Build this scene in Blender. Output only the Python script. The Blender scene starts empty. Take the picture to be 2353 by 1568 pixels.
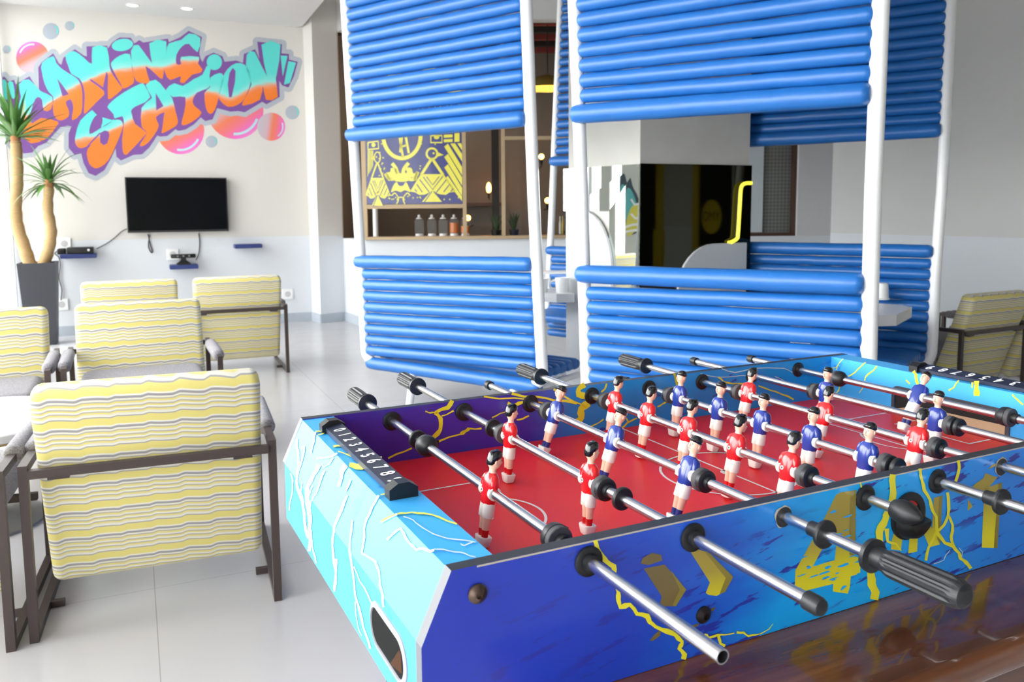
import bpy, bmesh, math, random
from mathutils import Vector, Matrix
from mathutils.geometry import tessellate_polygon

random.seed(7)
SC = bpy.context.scene
COL = SC.collection
PI = math.pi
sin, cos = math.sin, math.cos

# ------------------------------------------------------------------ camera
F_PX, CY_PX, CX_PX, CAM_H = 1900.4, 675.82, 1176.5, 1.325
PITCH, ROLL = 0.1037, -0.0083
_f = Vector((0, cos(PITCH), -sin(PITCH)))
_u = Vector((0, sin(PITCH), cos(PITCH)))
_r = Vector((1, 0, 0))
CR = cos(ROLL) * _r + sin(ROLL) * _u
CU = -sin(ROLL) * _r + cos(ROLL) * _u
CF = _f
EYE = Vector((0, 0, CAM_H))
cam = bpy.data.cameras.new('camera')
cam_o = bpy.data.objects.new('camera', cam)
COL.objects.link(cam_o)
cam.sensor_width = 36.0
cam.lens = F_PX / 2353 * 36.0
cam.shift_y = -(784.0 - CY_PX) / 2353
cam.clip_start = 0.02
M = Matrix.Identity(4)
for i in range(3):
    M[i][0] = CR[i]; M[i][1] = CU[i]; M[i][2] = -CF[i]; M[i][3] = EYE[i]
cam_o.matrix_world = M
cam.dof.use_dof = True
cam.dof.focus_distance = 1.45
cam.dof.aperture_fstop = 9.0
SC.camera = cam_o
SC.view_settings.view_transform = 'Standard'
SC.view_settings.look = 'None'
SC.view_settings.gamma = 1
SC.view_settings.exposure = 0.0
SC.view_settings.use_curve_mapping = False

# surveying helpers: where a sight line through a photo point meets a real plane
def ray(x, y):
    return (x - CX_PX) / F_PX * CR - (y - CY_PX) / F_PX * CU + CF
def onz(x, y, z=0.0):
    d = ray(x, y); return EYE + d * ((z - CAM_H) / d.z)
def onY(x, y, Y):
    d = ray(x, y); return EYE + d * (Y / d.y)
def onplane(x, y, p, n):
    d = ray(x, y); n = Vector(n)
    return EYE + d * ((Vector(p) - EYE).dot(n) / d.dot(n))

# ------------------------------------------------------------------ materials
def lin(h):
    if isinstance(h, (tuple, list)): return tuple(h[:3])
    h = h.lstrip('#'); out = []
    for i in (0, 2, 4):
        c = int(h[i:i + 2], 16) / 255
        out.append(c / 12.92 if c <= .04045 else ((c + .055) / 1.055) ** 2.4)
    return tuple(out)
def c4(h): return (*lin(h), 1)

class NT:
    def __init__(s, name):
        s.m = bpy.data.materials.new(name); s.m.use_nodes = True
        s.t = s.m.node_tree; s.t.nodes.clear()
        s.out = s.t.nodes.new('ShaderNodeOutputMaterial')
    def n(s, typ, **kw):
        nd = s.t.nodes.new(typ)
        for k, v in kw.items():
            if k in nd.inputs.keys(): nd.inputs[k].default_value = v
            else: setattr(nd, k, v)
        return nd
    def l(s, a, b): s.t.links.new(a, b)
    def math(s, op, a, b=None, c=None, clamp=False):
        nd = s.t.nodes.new('ShaderNodeMath'); nd.operation = op; nd.use_clamp = clamp
        for i, v in enumerate((a, b, c)):
            if v is None: continue
            if isinstance(v, (int, float)): nd.inputs[i].default_value = v
            else: s.l(v, nd.inputs[i])
        return nd.outputs[0]
    def mix(s, fac, a, b):
        nd = s.t.nodes.new('ShaderNodeMix'); nd.data_type = 'RGBA'
        for sock, v in ((nd.inputs[0], fac), (nd.inputs[6], a), (nd.inputs[7], b)):
            if isinstance(v, (int, float)): sock.default_value = v
            elif isinstance(v, (tuple, list, str)): sock.default_value = c4(v)
            else: s.l(v, sock)
        return nd.outputs[2]
    def ramp(s, fac, stops, interp='LINEAR'):
        nd = s.t.nodes.new('ShaderNodeValToRGB'); cr = nd.color_ramp; cr.interpolation = interp
        while len(cr.elements) < len(stops): cr.elements.new(0.5)
        for e, (p, c) in zip(cr.elements, stops): e.position = p; e.color = c4(c)
        s.l(fac, nd.inputs[0]); return nd.outputs[0]
    def smooth(s, v, lo, hi):
        nd = s.t.nodes.new('ShaderNodeMapRange'); nd.interpolation_type = 'SMOOTHSTEP'
        s.l(v, nd.inputs[0]); nd.inputs[1].default_value = lo; nd.inputs[2].default_value = hi
        return nd.outputs[0]
    def obj(s):
        return s.t.nodes.new('ShaderNodeTexCoord').outputs['Object']
    def sep(s, v):
        nd = s.t.nodes.new('ShaderNodeSeparateXYZ'); s.l(v, nd.inputs[0]); return nd.outputs
    def noise(s, vec, scale=5, detail=2, stretch=None, rough=.5):
        if stretch:
            mp = s.t.nodes.new('ShaderNodeMapping'); mp.inputs['Scale'].default_value = stretch
            s.l(vec, mp.inputs[0]); vec = mp.outputs[0]
        nd = s.n('ShaderNodeTexNoise', Scale=scale, Detail=detail, Roughness=rough)
        s.l(vec, nd.inputs['Vector']); return nd.outputs[0]
    def bsdf(s, color=None, rough=.5, metal=0., spec=.5, coat=0., bump=None, bump_s=.2, bump_d=.01, emit=None, emit_s=1., sheen=0., sss=0., coat_r=.05):
        b = s.t.nodes.new('ShaderNodeBsdfPrincipled')
        if color is not None:
            if isinstance(color, (tuple, list, str)): b.inputs['Base Color'].default_value = c4(color)
            else: s.l(color, b.inputs['Base Color'])
        if isinstance(rough, (int, float)): b.inputs['Roughness'].default_value = rough
        else: s.l(rough, b.inputs['Roughness'])
        b.inputs['Metallic'].default_value = metal
        b.inputs['Specular IOR Level'].default_value = spec
        b.inputs['Coat Weight'].default_value = coat
        b.inputs['Coat Roughness'].default_value = coat_r
        b.inputs['Sheen Weight'].default_value = sheen
        if emit is not None:
            b.inputs['Emission Color'].default_value = c4(emit); b.inputs['Emission Strength'].default_value = emit_s
        if bump is not None:
            bp = s.t.nodes.new('ShaderNodeBump'); bp.inputs['Strength'].default_value = bump_s
            bp.inputs['Distance'].default_value = bump_d
            s.l(bump, bp.inputs['Height']); s.l(bp.outputs[0], b.inputs['Normal'])
        s.l(b.outputs[0], s.out.inputs[0]); return b

MATS = {}
def pm(name, color, rough=.5, metal=0., **kw):
    if name in MATS: return MATS[name]
    t = NT(name); o = t.obj()
    nz = t.noise(o, 40, 2)
    base = lin(color)
    lo = tuple(c * .96 for c in base); hi = tuple(min(1, c * 1.03) for c in base)
    t.bsdf(t.mix(nz, lo, hi), rough, metal, **kw)
    MATS[name] = t.m; return t.m

# ------------------------------------------------------------------ mesh builder
class MB:
    def __init__(s): s.v = []; s.f = []; s.mi = []; s.sm = []
    def add(s, verts, faces, mi=0, smooth=False):
        b = len(s.v); s.v += [Vector(p) for p in verts]
        for f in faces:
            s.f.append([i + b for i in f]); s.mi.append(mi); s.sm.append(smooth)
        return s
    def box(s, c, size, mi=0, rot=None):
        c = Vector(c); x, y, z = [k / 2 for k in size]
        vs = [Vector((a, b, d)) for a in (-x, x) for b in (-y, y) for d in (-z, z)]
        if rot is not None: vs = [rot @ p for p in vs]
        return s.add([p + c for p in vs], [(0, 1, 3, 2), (4, 6, 7, 5), (0, 4, 5, 1), (2, 3, 7, 6), (0, 2, 6, 4), (1, 5, 7, 3)], mi)
    def bbox(s, lo, hi, mi=0):
        return s.box([(a + b) / 2 for a, b in zip(lo, hi)], [abs(b - a) for a, b in zip(lo, hi)], mi)
    def rbox(s, c, size, r, seg=3, mi=0, rot=None, smooth=True):
        bm = bmesh.new(); bmesh.ops.create_cube(bm, size=1)
        for v in bm.verts: v.co = Vector((v.co.x * size[0], v.co.y * size[1], v.co.z * size[2]))
        bmesh.ops.bevel(bm, geom=bm.edges[:] + bm.verts[:], offset=r, segments=seg, profile=.5, affect='EDGES')
        bm.verts.index_update()
        vs = [v.co.copy() for v in bm.verts]
        if rot is not None: vs = [rot @ p for p in vs]
        s.add([p + Vector(c) for p in vs], [[v.index for v in f.verts] for f in bm.faces], mi, smooth)
        bm.free(); return s
    def loft(s, rings, mi=0, cap=True, smooth=True, mis=None):
        n = len(rings[0]); vs = [p for r in rings for p in r]
        b = len(s.v); s.v += [Vector(p) for p in vs]
        for k in range(len(rings) - 1):
            for i in range(n):
                j = (i + 1) % n
                s.f.append([b + k * n + i, b + k * n + j, b + (k + 1) * n + j, b + (k + 1) * n + i])
                s.mi.append(mis[k] if mis else mi); s.sm.append(smooth)
        if cap:
            s.f.append([b + i for i in range(n)][::-1]); s.mi.append(mis[0] if mis else mi); s.sm.append(False)
            o = b + (len(rings) - 1) * n
            s.f.append([o + i for i in range(n)]); s.mi.append(mis[-1] if mis else mi); s.sm.append(False)
        return s
    def tube(s, pts, r, n=12, mi=0, cap=True, smooth=True, prof=None):
        pts = [Vector(p) for p in pts]; rs = r if isinstance(r, (list, tuple)) else [r] * len(pts)
        t0 = (pts[1] - pts[0]).normalized()
        a = Vector((0, 0, 1)) if abs(t0.z) < .9 else Vector((1, 0, 0))
        nx = t0.cross(a).normalized(); rings = []; prev = t0
        for i, p in enumerate(pts):
            if i == 0: t = t0
            elif i == len(pts) - 1: t = (pts[i] - pts[i - 1]).normalized()
            else: t = ((pts[i + 1] - p).normalized() + (p - pts[i - 1]).normalized()).normalized()
            q = prev.rotation_difference(t); nx = q @ nx; prev = t
            ny = t.cross(nx).normalized()
            rings.append([p + rs[i] * (cos(2 * PI * k / n) * nx + sin(2 * PI * k / n) * ny) for k in range(n)])
        return s.loft(rings, mi, cap, smooth)
    def lathe(s, prof, c=(0, 0, 0), axis='Z', n=24, mi=0, smooth=True, cap=True):
        """prof: (distance along the axis, radius)"""
        c = Vector(c); rings = []
        for h, r in prof:
            ring = []
            for k in range(n):
                a = 2 * PI * k / n; x, y = r * cos(a), r * sin(a)
                ring.append(c + (Vector((x, y, h)) if axis == 'Z' else Vector((x, h, -y)) if axis == 'Y' else Vector((h, x, y))))
            rings.append(ring)
        return s.loft(rings, mi, cap, smooth)
    def ball(s, c, r, n=16, m=10, mi=0):
        rx, ry, rz = r if isinstance(r, (tuple, list)) else (r, r, r); c = Vector(c); rings = []
        for i in range(m + 1):
            a = -PI / 2 + PI * i / m; k = max(cos(a), .02)
            rings.append([c + Vector((rx * k * cos(2 * PI * j / n), ry * k * sin(2 * PI * j / n), rz * sin(a))) for j in range(n)])
        return s.loft(rings, mi)
    def poly(s, pts, mi=0):
        """filled flat outline (any shape)"""
        pts = [Vector(p) for p in pts]
        return s.add(pts, [list(t) for t in tessellate_polygon([pts])], mi)
    def prism(s, pts, d, mi=0, side=None):
        """an outline given depth d"""
        pts = [Vector(p) for p in pts]; d = Vector(d); n = len(pts)
        tri = [list(t) for t in tessellate_polygon([pts])]
        s.add(pts, tri, mi); s.add([p + d for p in pts], [t[::-1] for t in tri], mi)
        sd = mi if side is None else side
        return s.add(pts + [p + d for p in pts], [[i, (i + 1) % n, n + (i + 1) % n, n + i] for i in range(n)], sd)
    def build(s, name, mats, parent=None, origin=None):
        if not isinstance(mats, (list, tuple)): mats = [mats]
        me = bpy.data.meshes.new(name)
        o = Vector(origin) if origin is not None else Vector((0, 0, 0))
        me.from_pydata([p - o for p in s.v], [], s.f)
        for m in mats: me.materials.append(m)
        me.polygons.foreach_set('material_index', s.mi)
        me.polygons.foreach_set('use_smooth', s.sm)
        bm = bmesh.new(); bm.from_mesh(me); bmesh.ops.recalc_face_normals(bm, faces=bm.faces[:]); bm.to_mesh(me); bm.free()
        if any(s.sm): me.set_sharp_from_angle(angle=math.radians(40))
        me.update()
        ob = bpy.data.objects.new(name, me); COL.objects.link(ob)
        if parent is not None: ob.parent = parent
        elif origin is not None: ob.location = o
        return ob

def tag(o, label=None, cat=None, group=None, kind=None):
    if label: o['label'] = label
    if cat: o['category'] = cat
    if group: o['group'] = group
    if kind: o['kind'] = kind
    return o
def thing(name, label, cat, loc=(0, 0, 0), rz=0., group=None, mat=None):
    o = bpy.data.objects.new(name, None); COL.objects.link(o); o.empty_display_size = .05
    if mat is not None: o.matrix_world = mat
    else: o.location = loc; o.rotation_euler = (0, 0, rz)
    return tag(o, label, cat, group)
def struct(name, mb, mats): return tag(mb.build(name, mats), kind='structure')
def kids(o): return [c for c in bpy.data.objects if c.parent == o]
def dup(root, loc, rz, label, group=None):
    r = root.copy(); COL.objects.link(r); r.location = loc; r.rotation_euler = (0, 0, rz); r['label'] = label
    if group: r['group'] = group
    for ch in kids(root):
        c = ch.copy(); COL.objects.link(c); c.parent = r
        for g in kids(ch):
            d = g.copy(); COL.objects.link(d); d.parent = c
    return r
def smoothed(pts, k=4, closed=True):
    """Catmull-Rom through the points"""
    pts = [Vector(p) for p in pts]; n = len(pts); out = []
    rng = range(n) if closed else range(n - 1)
    for i in rng:
        g = (lambda j: pts[j % n]) if closed else (lambda j: pts[min(max(j, 0), n - 1)])
        a, b, c, d = g(i - 1), g(i), g(i + 1), g(i + 2)
        for q in range(k):
            t = q / k
            out.append(.5 * ((2 * b) + (c - a) * t + (2 * a - 5 * b + 4 * c - d) * t * t + (3 * b - a - 3 * c + d) * t ** 3))
    if not closed: out.append(pts[-1])
    return out
def ribbon(pts, w, jag=0.):
    """outline of a stroke along 2-D points; w = width or list of widths"""
    pts = [Vector(p) for p in pts]; n = len(pts)
    ws = list(w) if isinstance(w, (list, tuple)) else [w] * n
    L, R = [], []
    for i, p in enumerate(pts):
        t = (pts[min(i + 1, n - 1)] - pts[max(i - 1, 0)])
        t = t.normalized() if t.length > 1e-9 else Vector((1, 0))
        nn = Vector((-t.y, t.x)); k = ws[i] / 2 * (1 + random.uniform(-jag, jag))
        L.append(p + nn * k); R.append(p - nn * k)
    return L, R
def stroke(mb, pts, w, fn, mi=0, jag=.25, mid=True):
    """painted stroke laid on a surface through fn(x, y)"""
    pts = [Vector(p) for p in pts]
    if mid and jag > 0:
        q = []
        for a, b in zip(pts, pts[1:]):
            q.append(a); d = b - a; m = (a + b) / 2
            q.append(m + Vector((-d.y, d.x)) * random.uniform(-.06, .06))
        q.append(pts[-1]); pts = q
    n = len(pts)
    if not isinstance(w, (list, tuple)): w = [w] * n
    elif len(w) != n: w = [w[0] + (w[-1] - w[0]) * i / (n - 1) for i in range(n)]
    L, R = ribbon(pts, w, jag)
    vs = [fn(p.x, p.y) for p in L] + [fn(p.x, p.y) for p in R]
    return mb.add(vs, [[i, i + 1, n + i + 1, n + i] for i in range(n - 1)], mi)
def text_polys(txt, size, shear=0., offset=0.):
    """(verts, faces) of flat lettering, centred on its origin"""
    cu = bpy.data.curves.new('t', 'FONT'); cu.body = txt; cu.size = size; cu.shear = shear; cu.offset = offset
    cu.align_x = 'CENTER'; cu.align_y = 'CENTER'; cu.fill_mode = 'FRONT'
    ob = bpy.data.objects.new('t', cu); COL.objects.link(ob)
    dg = bpy.context.evaluated_depsgraph_get(); dg.update()
    me = ob.evaluated_get(dg).to_mesh()
    vs = [v.co.copy() for v in me.vertices]; fs = [list(p.vertices) for p in me.polygons]
    ob.evaluated_get(dg).to_mesh_clear(); bpy.data.objects.remove(ob); bpy.data.curves.remove(cu)
    return vs, fs
SKY_S, SKY_L = 2.5, 7.0
# ------------------------------------------------------------------ the setting
WALL_P, WALL_A = Vector((-2.396, 9.838, 0)), math.radians(23.97)
WALL_D = Vector((cos(WALL_A), sin(WALL_A), 0)); WALL_N = Vector((sin(WALL_A), -cos(WALL_A), 0))  # N points into the room
LEFT_P = Vector((-5.19, 8.597, 0)); LEFT_D = Vector((.33, -.944, 0)).normalized()
C1 = Vector((-2.238, 9.602, 0)); C2 = Vector((-1.998, 9.813, 0))
BA = Vector((-1.63, 9.19, 0)); BC = Vector((3.58, 9.30, 0))
DADO, CEIL1, CEIL2 = 1.016, 3.42, 4.25

def wall_mat(name, top, low):
    t = NT(name); o = t.obj(); z = t.sep(o)[2]
    nz = t.noise(o, 3, 3); up = t.mix(nz, top, tuple(c * .96 for c in lin(top)))
    t.bsdf(t.mix(t.math('GREATER_THAN', z, DADO), low, up), .65, bump=t.noise(o, 220, 2), bump_s=.08, bump_d=.002)
    return t.m
M_WALL = wall_mat('cream_and_grey_wall_paint', '#dfdbd5', '#dcdfe4')
M_WALLR = wall_mat('grey_wall_paint', '#d2d1d0', '#d8dce2')
M_CEIL = pm('ceiling_paint', '#dcdad9', .8)
M_SKIRT = pm('skirting_tile', '#b4bcc6', .35)
M_WHITE = pm('white_enamel', '#f4f4f4', .28, coat=.3)
M_OFFW = pm('white_laminate', '#e4e5e6', .35)
M_BLACK = pm('black_plastic', '#17181a', .38)
M_GREY = pm('grey_plastic', '#8c8c90', .5)
M_BRASS = pm('pale_bronze_frame', '#b39c7c', .4, .3)

def floor_mat():
    t = NT('polished_floor_tile'); o = t.obj()
    mp = t.t.nodes.new('ShaderNodeMapping'); mp.inputs['Rotation'].default_value = (0, 0, -math.radians(24.6)); mp.inputs['Location'].default_value = (-.01, .23, 0)
    t.l(o, mp.inputs[0]); x, y, _ = t.sep(mp.outputs[0])
    def joint(v, p, w):
        f = t.math('PINGPONG', v, p / 2); return t.math('LESS_THAN', f, w)
    j = t.math('MAXIMUM', joint(x, 1.2, .0016), joint(t.math('ADD', y, .3), 1.2, .0012))
    nz = t.noise(mp.outputs[0], 1.6, 4, (1, .35, 1)); base = t.mix(nz, '#c9c7c9', '#b6b4b6')
    t.bsdf(t.mix(j, base, '#a09d9b'), t.math('MULTIPLY_ADD', t.noise(o, 6, 3), .14, .13), spec=.5)
    return t.m
mb = MB(); mb.box((0, 3, -.05), (26, 26, .1)); struct('floor', mb, floor_mat())

def wall_run(mb, pts, z0, z1, th, mi=0):
    """a wall along the points; its body lies on the right-hand side of the run seen from above"""
    for a, b in zip(pts, pts[1:]):
        d = (b - a).normalized(); n = Vector((-d.y, d.x, 0)) * th
        mb.prism([a + Vector((0, 0, z0)), b + Vector((0, 0, z0)), b + n + Vector((0, 0, z0)), a + n + Vector((0, 0, z0))], (0, 0, z1 - z0), mi)
    return mb
mb = MB(); wall_run(mb, [LEFT_P - WALL_D * .02, WALL_P + WALL_D * .2], 0, CEIL2, .2); struct('wall_back', mb, M_WALL)
mb = MB(); mb.prism([WALL_P, C1, C2, C2 - Vector((.05, -.3, 0)), WALL_P + Vector((0, .3, 0))], (0, 0, CEIL2)); struct('wall_column', mb, M_WALL)
# the low wall below the bar opening, the wall over it and the solid part at the right with its window
BD = (BC - BA).normalized()
mb = MB(); wall_run(mb, [C2, BA], 0, DADO - .03, .18); wall_run(mb, [BA, BC], 0, DADO - .03, .18); struct('wall_counter', mb, M_WALLR)
mb = MB(); wall_run(mb, [C2 + Vector((.0, .0, 0)), BA, BC], 3.36, CEIL2, .18)
struct('wall_over_counter', mb, M_WALLR)
xs = lambda x: BA + BD * ((x - BA.x) / BD.x)
WX0, WX1, WZ1 = 2.0, 3.20, 2.5
mb = MB(); wall_run(mb, [xs(.95), xs(WX0)], DADO - .03, 3.36, .18); wall_run(mb, [xs(WX1), BC], DADO - .03, 3.36, .18)
wall_run(mb, [xs(WX0), xs(WX1)], WZ1, 3.36, .18)
struct('wall_back_right', mb, pm('plain_grey_wall_paint', '#cfced0', .65))
RD = Vector((.5, -.866, 0))
mb = MB(); wall_run(mb, [BC, BC + RD * 10.2], 0, CEIL2, .2); struct('wall_right', mb, M_WALLR)
# skirting
def skirting(name, pts):
    mb = MB()
    for a, b in zip(pts, pts[1:]):
        d = (b - a).normalized(); n = Vector((d.y, -d.x, 0)) * .012
        mb.prism([a - d * .006, b + d * .006, b + n + d * .006, a + n - d * .006], (0, 0, .105))
    struct(name, mb, M_SKIRT)
skirting('baseboard_back', [LEFT_P, WALL_P])
skirting('baseboard_column', [WALL_P, C1, C2])
skirting('baseboard_counter', [C2, BA, BC])
skirting('baseboard_right', [BC, BC + RD * 10.2])
# ceilings: the dropped part over the lounge, the higher part over the booths
K1 = onz(690, 66, CEIL1); K2 = onz(745, 0, CEIL1); KD = (K2 - K1).normalized()
le = LEFT_P + LEFT_D * 12.5
mb = MB()
lp = [LEFT_P - WALL_D * .3 - LEFT_D * .3, LEFT_P + WALL_D * 2.9 - LEFT_D * .1, K1 + Vector((-.12, -.02, 0)), K1 + KD * .16, K1 + KD * 13.5, le]
mb.prism([Vector((p.x, p.y, CEIL1)) for p in lp], (0, 0, .3)); struct('ceiling', mb, M_CEIL)
mb = MB(); mb.bbox((-5, -3.2, CEIL2), (9, 10.3, CEIL2 + .15)); struct('ceiling_upper', mb, pm('bare_concrete_ceiling', '#96938f', .8))
# recessed lights
def downlight(px, py, label):
    p = onz(px, py, CEIL1)
    t = thing('recessed_ceiling_light', label, 'ceiling light', p, 0, 'recessed lights in the lounge ceiling')
    mb = MB(); mb.lathe([(-.006, .052), (-.006, .066), (0, .068), (0, .052)], cap=False); mb.build('trim_ring', M_WHITE, t)
    m = NT('warm_lamp_glow' ) if 'warm_lamp_glow' not in MATS else None
    if m: m.bsdf('#fff2d8', .5, emit='#ffe9c0', emit_s=14.); MATS['warm_lamp_glow'] = m.m
    mb = MB(); mb.lathe([(-.001, .05), (-.003, .03), (-.004, .002)], cap=True); mb.build('lamp', MATS['warm_lamp_glow'], t)
downlight(305, 12, 'glowing round recessed ceiling light nearer the left edge, left of the other one')
downlight(430, 20, 'glowing round recessed ceiling light above the word GAMING, right of the other one')

# window wall at the left: frames, glass, and the terrace outside
t = NT('clear_window_glass')
tr = t.t.nodes.new('ShaderNodeBsdfTransparent'); tr.inputs[0].default_value = (.97, .99, .99, 1)
gl = t.t.nodes.new('ShaderNodeBsdfGlossy'); gl.inputs['Roughness'].default_value = .02
fr = t.t.nodes.new('ShaderNodeFresnel'); fr.inputs[0].default_value = 1.3; ge = t.t.nodes.new('ShaderNodeNewGeometry'); fac = t.math('MULTIPLY', t.math('MINIMUM', fr.outputs[0], .07), t.math('SUBTRACT', 1.0, ge.outputs['Backfacing']))
ms = t.t.nodes.new('ShaderNodeMixShader'); t.l(fac, ms.inputs[0]); t.l(tr.outputs[0], ms.inputs[1]); t.l(gl.outputs[0], ms.inputs[2]); t.l(ms.outputs[0], t.out.inputs[0])
M_GLASS = t.m
M_FRAME = pm('white_window_frame', '#eceff1', .4)
n = 0
LN = Vector((-LEFT_D.y, LEFT_D.x, 0))
for k in range(7):
    a = LEFT_P + LEFT_D * (.06 + k * 1.75); b = LEFT_P + LEFT_D * (.06 + (k + 1) * 1.75)
    mb = MB()
    up = Vector((0, 0, 1))
    for p in ((a, b) if k == 6 else (a,)):
        q = p + LN * .0; mb.prism([q - LN * .03 - LEFT_D * .03, q - LN * .03 + LEFT_D * .03, q + LN * .03 + LEFT_D * .03, q + LN * .03 - LEFT_D * .03], (0, 0, CEIL1))
    for z0, z1 in ((0, .07), (CEIL1 - .08, CEIL1)):
        mb.prism([a - LN * .025 + up * z0, b - LN * .025 + up * z0, b + LN * .025 + up * z0, a + LN * .025 + up * z0], (0, 0, z1 - z0))
    w = tag(mb.build('window_%d' % (k + 1), M_FRAME), kind='structure')
    mb = MB(); mb.prism([a - LN * .004 + up * .07, b - LN * .004 + up * .07, b + LN * .004 + up * .07, a + LN * .004 + up * .07], (0, 0, CEIL1 - .15))
    mb.build('window_pane', M_GLASS, w)
mb = MB(); mb.box((-8, 0, -.14), (60, 60, .06)); struct('ground_outside', mb, pm('pale_terrace_paving', '#d8d6d0', .8))

# daylight
W = bpy.data.worlds.new('daylight'); SC.world = W; W.use_nodes = True
wt = W.node_tree; bgn = wt.nodes['Background']
tc = wt.nodes.new('ShaderNodeTexCoord'); dp = wt.nodes.new('ShaderNodeVectorMath'); dp.operation = 'DOT_PRODUCT'
dp.inputs[1].default_value = Vector((-.93, .12, .34)).normalized()
wt.links.new(tc.outputs['Generated'], dp.inputs[0])
mr = wt.nodes.new('ShaderNodeMapRange'); mr.interpolation_type = 'SMOOTHSTEP'
mr.inputs[1].default_value = -.1; mr.inputs[2].default_value = .95; mr.inputs[3].default_value = SKY_S; mr.inputs[4].default_value = SKY_L
wt.links.new(dp.outputs['Value'], mr.inputs[0]); wt.links.new(mr.outputs[0], bgn.inputs[1])
bgn.inputs[0].default_value = (1.0, .99, .975, 1)
def portal(name, c, nrm, w, h):
    l = bpy.data.lights.new(name, 'AREA'); l.shape = 'RECTANGLE'; l.size = w; l.size_y = h; l.cycles.is_portal = True
    o = bpy.data.objects.new(name, l); COL.objects.link(o); o.location = c
    o.rotation_euler = Vector(nrm).to_track_quat('-Z', 'Z').to_euler()
portal('window_daylight', LEFT_P + LEFT_D * 6.2 + LN * -.08 * (1 if LN.x > 0 else -1) + Vector((0, 0, 1.71)), Vector((abs(LN.x), abs(LN.y), 0)), 12.4, 3.4)
REAR_X = 1.21
mb = MB(); R9 = BC + RD * 10.2
for lo_, hi_ in (((-1.4, -3.3, 0), (1.2, -3.1, CEIL2)), ((REAR_X, -3.3, 0), (8.8, -3.1, CEIL2)), ((1.2, -3.3, 0), (REAR_X, -3.1, .1)), ((1.2, -3.3, 3.4), (REAR_X, -3.1, CEIL2)), ((8.66, -3.3, 0), (8.86, R9.y, CEIL2))): mb.bbox(lo_, hi_)
struct('wall_rear', mb, M_WALLR)

# doors, pilasters and a round sign on the right wall: they show in the smoked mirror
RN = Vector((-.866, -.5, 0))
def on_right(mb, t0, t1, z0, z1, d, mi=0):
    a, b = BC + RD * t0, BC + RD * t1
    mb.prism([Vector((a.x, a.y, z0)), Vector((b.x, b.y, z0)), Vector((b.x, b.y, z0)) + RN * d, Vector((a.x, a.y, z0)) + RN * d], (0, 0, z1 - z0), mi)
M_DOOR = pm('black_door', '#0c0c0d', .6); M_YPIL = pm('yellow_pilaster_paint', '#d0b428', .6)
for k, (a, b) in enumerate(((9.36, 9.96), (7.28, 8.06))):
    mb = MB(); on_right(mb, a, b, 0, 2.6, .02); struct('door_%d' % (k + 1), mb, M_DOOR)
mb = MB(); on_right(mb, 9.14, 9.34, 0, 2.6, .03); on_right(mb, 9.1, 9.4, 0, .95, .035); struct('trim_2', mb, M_YPIL)
mb = MB(); on_right(mb, 8.09, 8.24, 0, 2.6, .03); struct('trim_3', mb, M_YPIL)
mb = MB(); on_right(mb, 6.2, 7.2, 0, 2.4, .02); struct('door_3', mb, M_DOOR)

# two narrow piers in the window wall; one carries a sprayed mural (both show in the pillar's mirror)
def on_left(t, z, d=.05): return LEFT_P + LEFT_D * t + LN * d + Vector((0, 0, z))
mb = MB()
for a, b in ((1.985, 2.15), (2.29, 2.80)): mb.prism([on_left(a, 0, .0), on_left(b, 0, .0), on_left(b, 0, .05), on_left(a, 0, .05)], (0, 0, CEIL1))
struct('wall_left', mb, pm('grey_pier_paint', '#c9cbc4', .7))
# ------------------------------------------------------------------ the bar behind the opening
M_BAR = pm('dark_bar_wall_plaster', '#7c766f', .7)
M_BARC = pm('dark_brown_bar_ceiling', '#54443a', .7)
mb = MB(); mb.bbox((-2.6, 13.4, 0), (4.6, 13.6, 4.1)); mb.bbox((-2.6, 9.9, 0), (-2.4, 13.6, 4.1)); mb.bbox((4.4, 9.6, 0), (4.6, 13.6, 4.1))
struct('wall_bar', mb, M_BAR)
mb = MB(); mb.bbox((-2.6, 9.62, 3.95), (4.6, 13.6, 4.1)); struct('ceiling_bar', mb, M_BARC)
FP = BA + Vector((0, .07, 0)); FNn = Vector((BD.y, -BD.x, 0))
def fr(px, py, off=0.): return onplane(px, py, FP + FNn * off, FNn)
def frame_bar(mb, a, b, w=.05, d=.06):
    a, b = Vector(a), Vector(b); t = (b - a).normalized(); s = t.cross(FNn).normalized() * w / 2; q = FNn * d / 2
    mb.prism([a - s - q, a + s - q, a + s + q, a - s + q], b - a)
mb = MB()
zb, zt = DADO, 3.36
def vbar(px, w): p = fr(px, 480); frame_bar(mb, (p.x, p.y, zb - .03), (p.x, p.y, zt), w)
vbar(1068, .042); vbar(1157, .042)
pl_ = fr(846, 480); vbar(839, .05)
def hbar(py, xa, xb, w): frame_bar(mb, fr(xa, py), fr(xb, py), w)
a, b = fr(839, 477), fr(1068, 472); b.z = a.z = (a.z + b.z) / 2; frame_bar(mb, a, b, .045)
a, b = fr(1157, 318), fr(1330, 318); b.z = a.z; frame_bar(mb, a, b, .04)
a, b = BA + FNn * -.03, xs(.95) + FNn * -.03; frame_bar(mb, a + Vector((0, -.0, DADO - .014)), b + Vector((0, 0, DADO - .014)), .032, .2)
w8 = tag(mb.build('window_8', M_BRASS), kind='structure')
def pane(x0, x1, z0, z1):
    a, b = fr(x0, 480), fr(x1, 480); m = MB(); q = FNn * .003
    m.prism([Vector((a.x, a.y, z0)) - q, Vector((b.x, b.y, z0)) - q, Vector((b.x, b.y, z0)) + q, Vector((a.x, a.y, z0)) + q], (0, 0, z1 - z0)); m.build('window_pane', M_GLASS, w8)
pane(1073, 1153, DADO, 3.34); pane(1161, 1330, DADO, 3.34)

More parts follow.
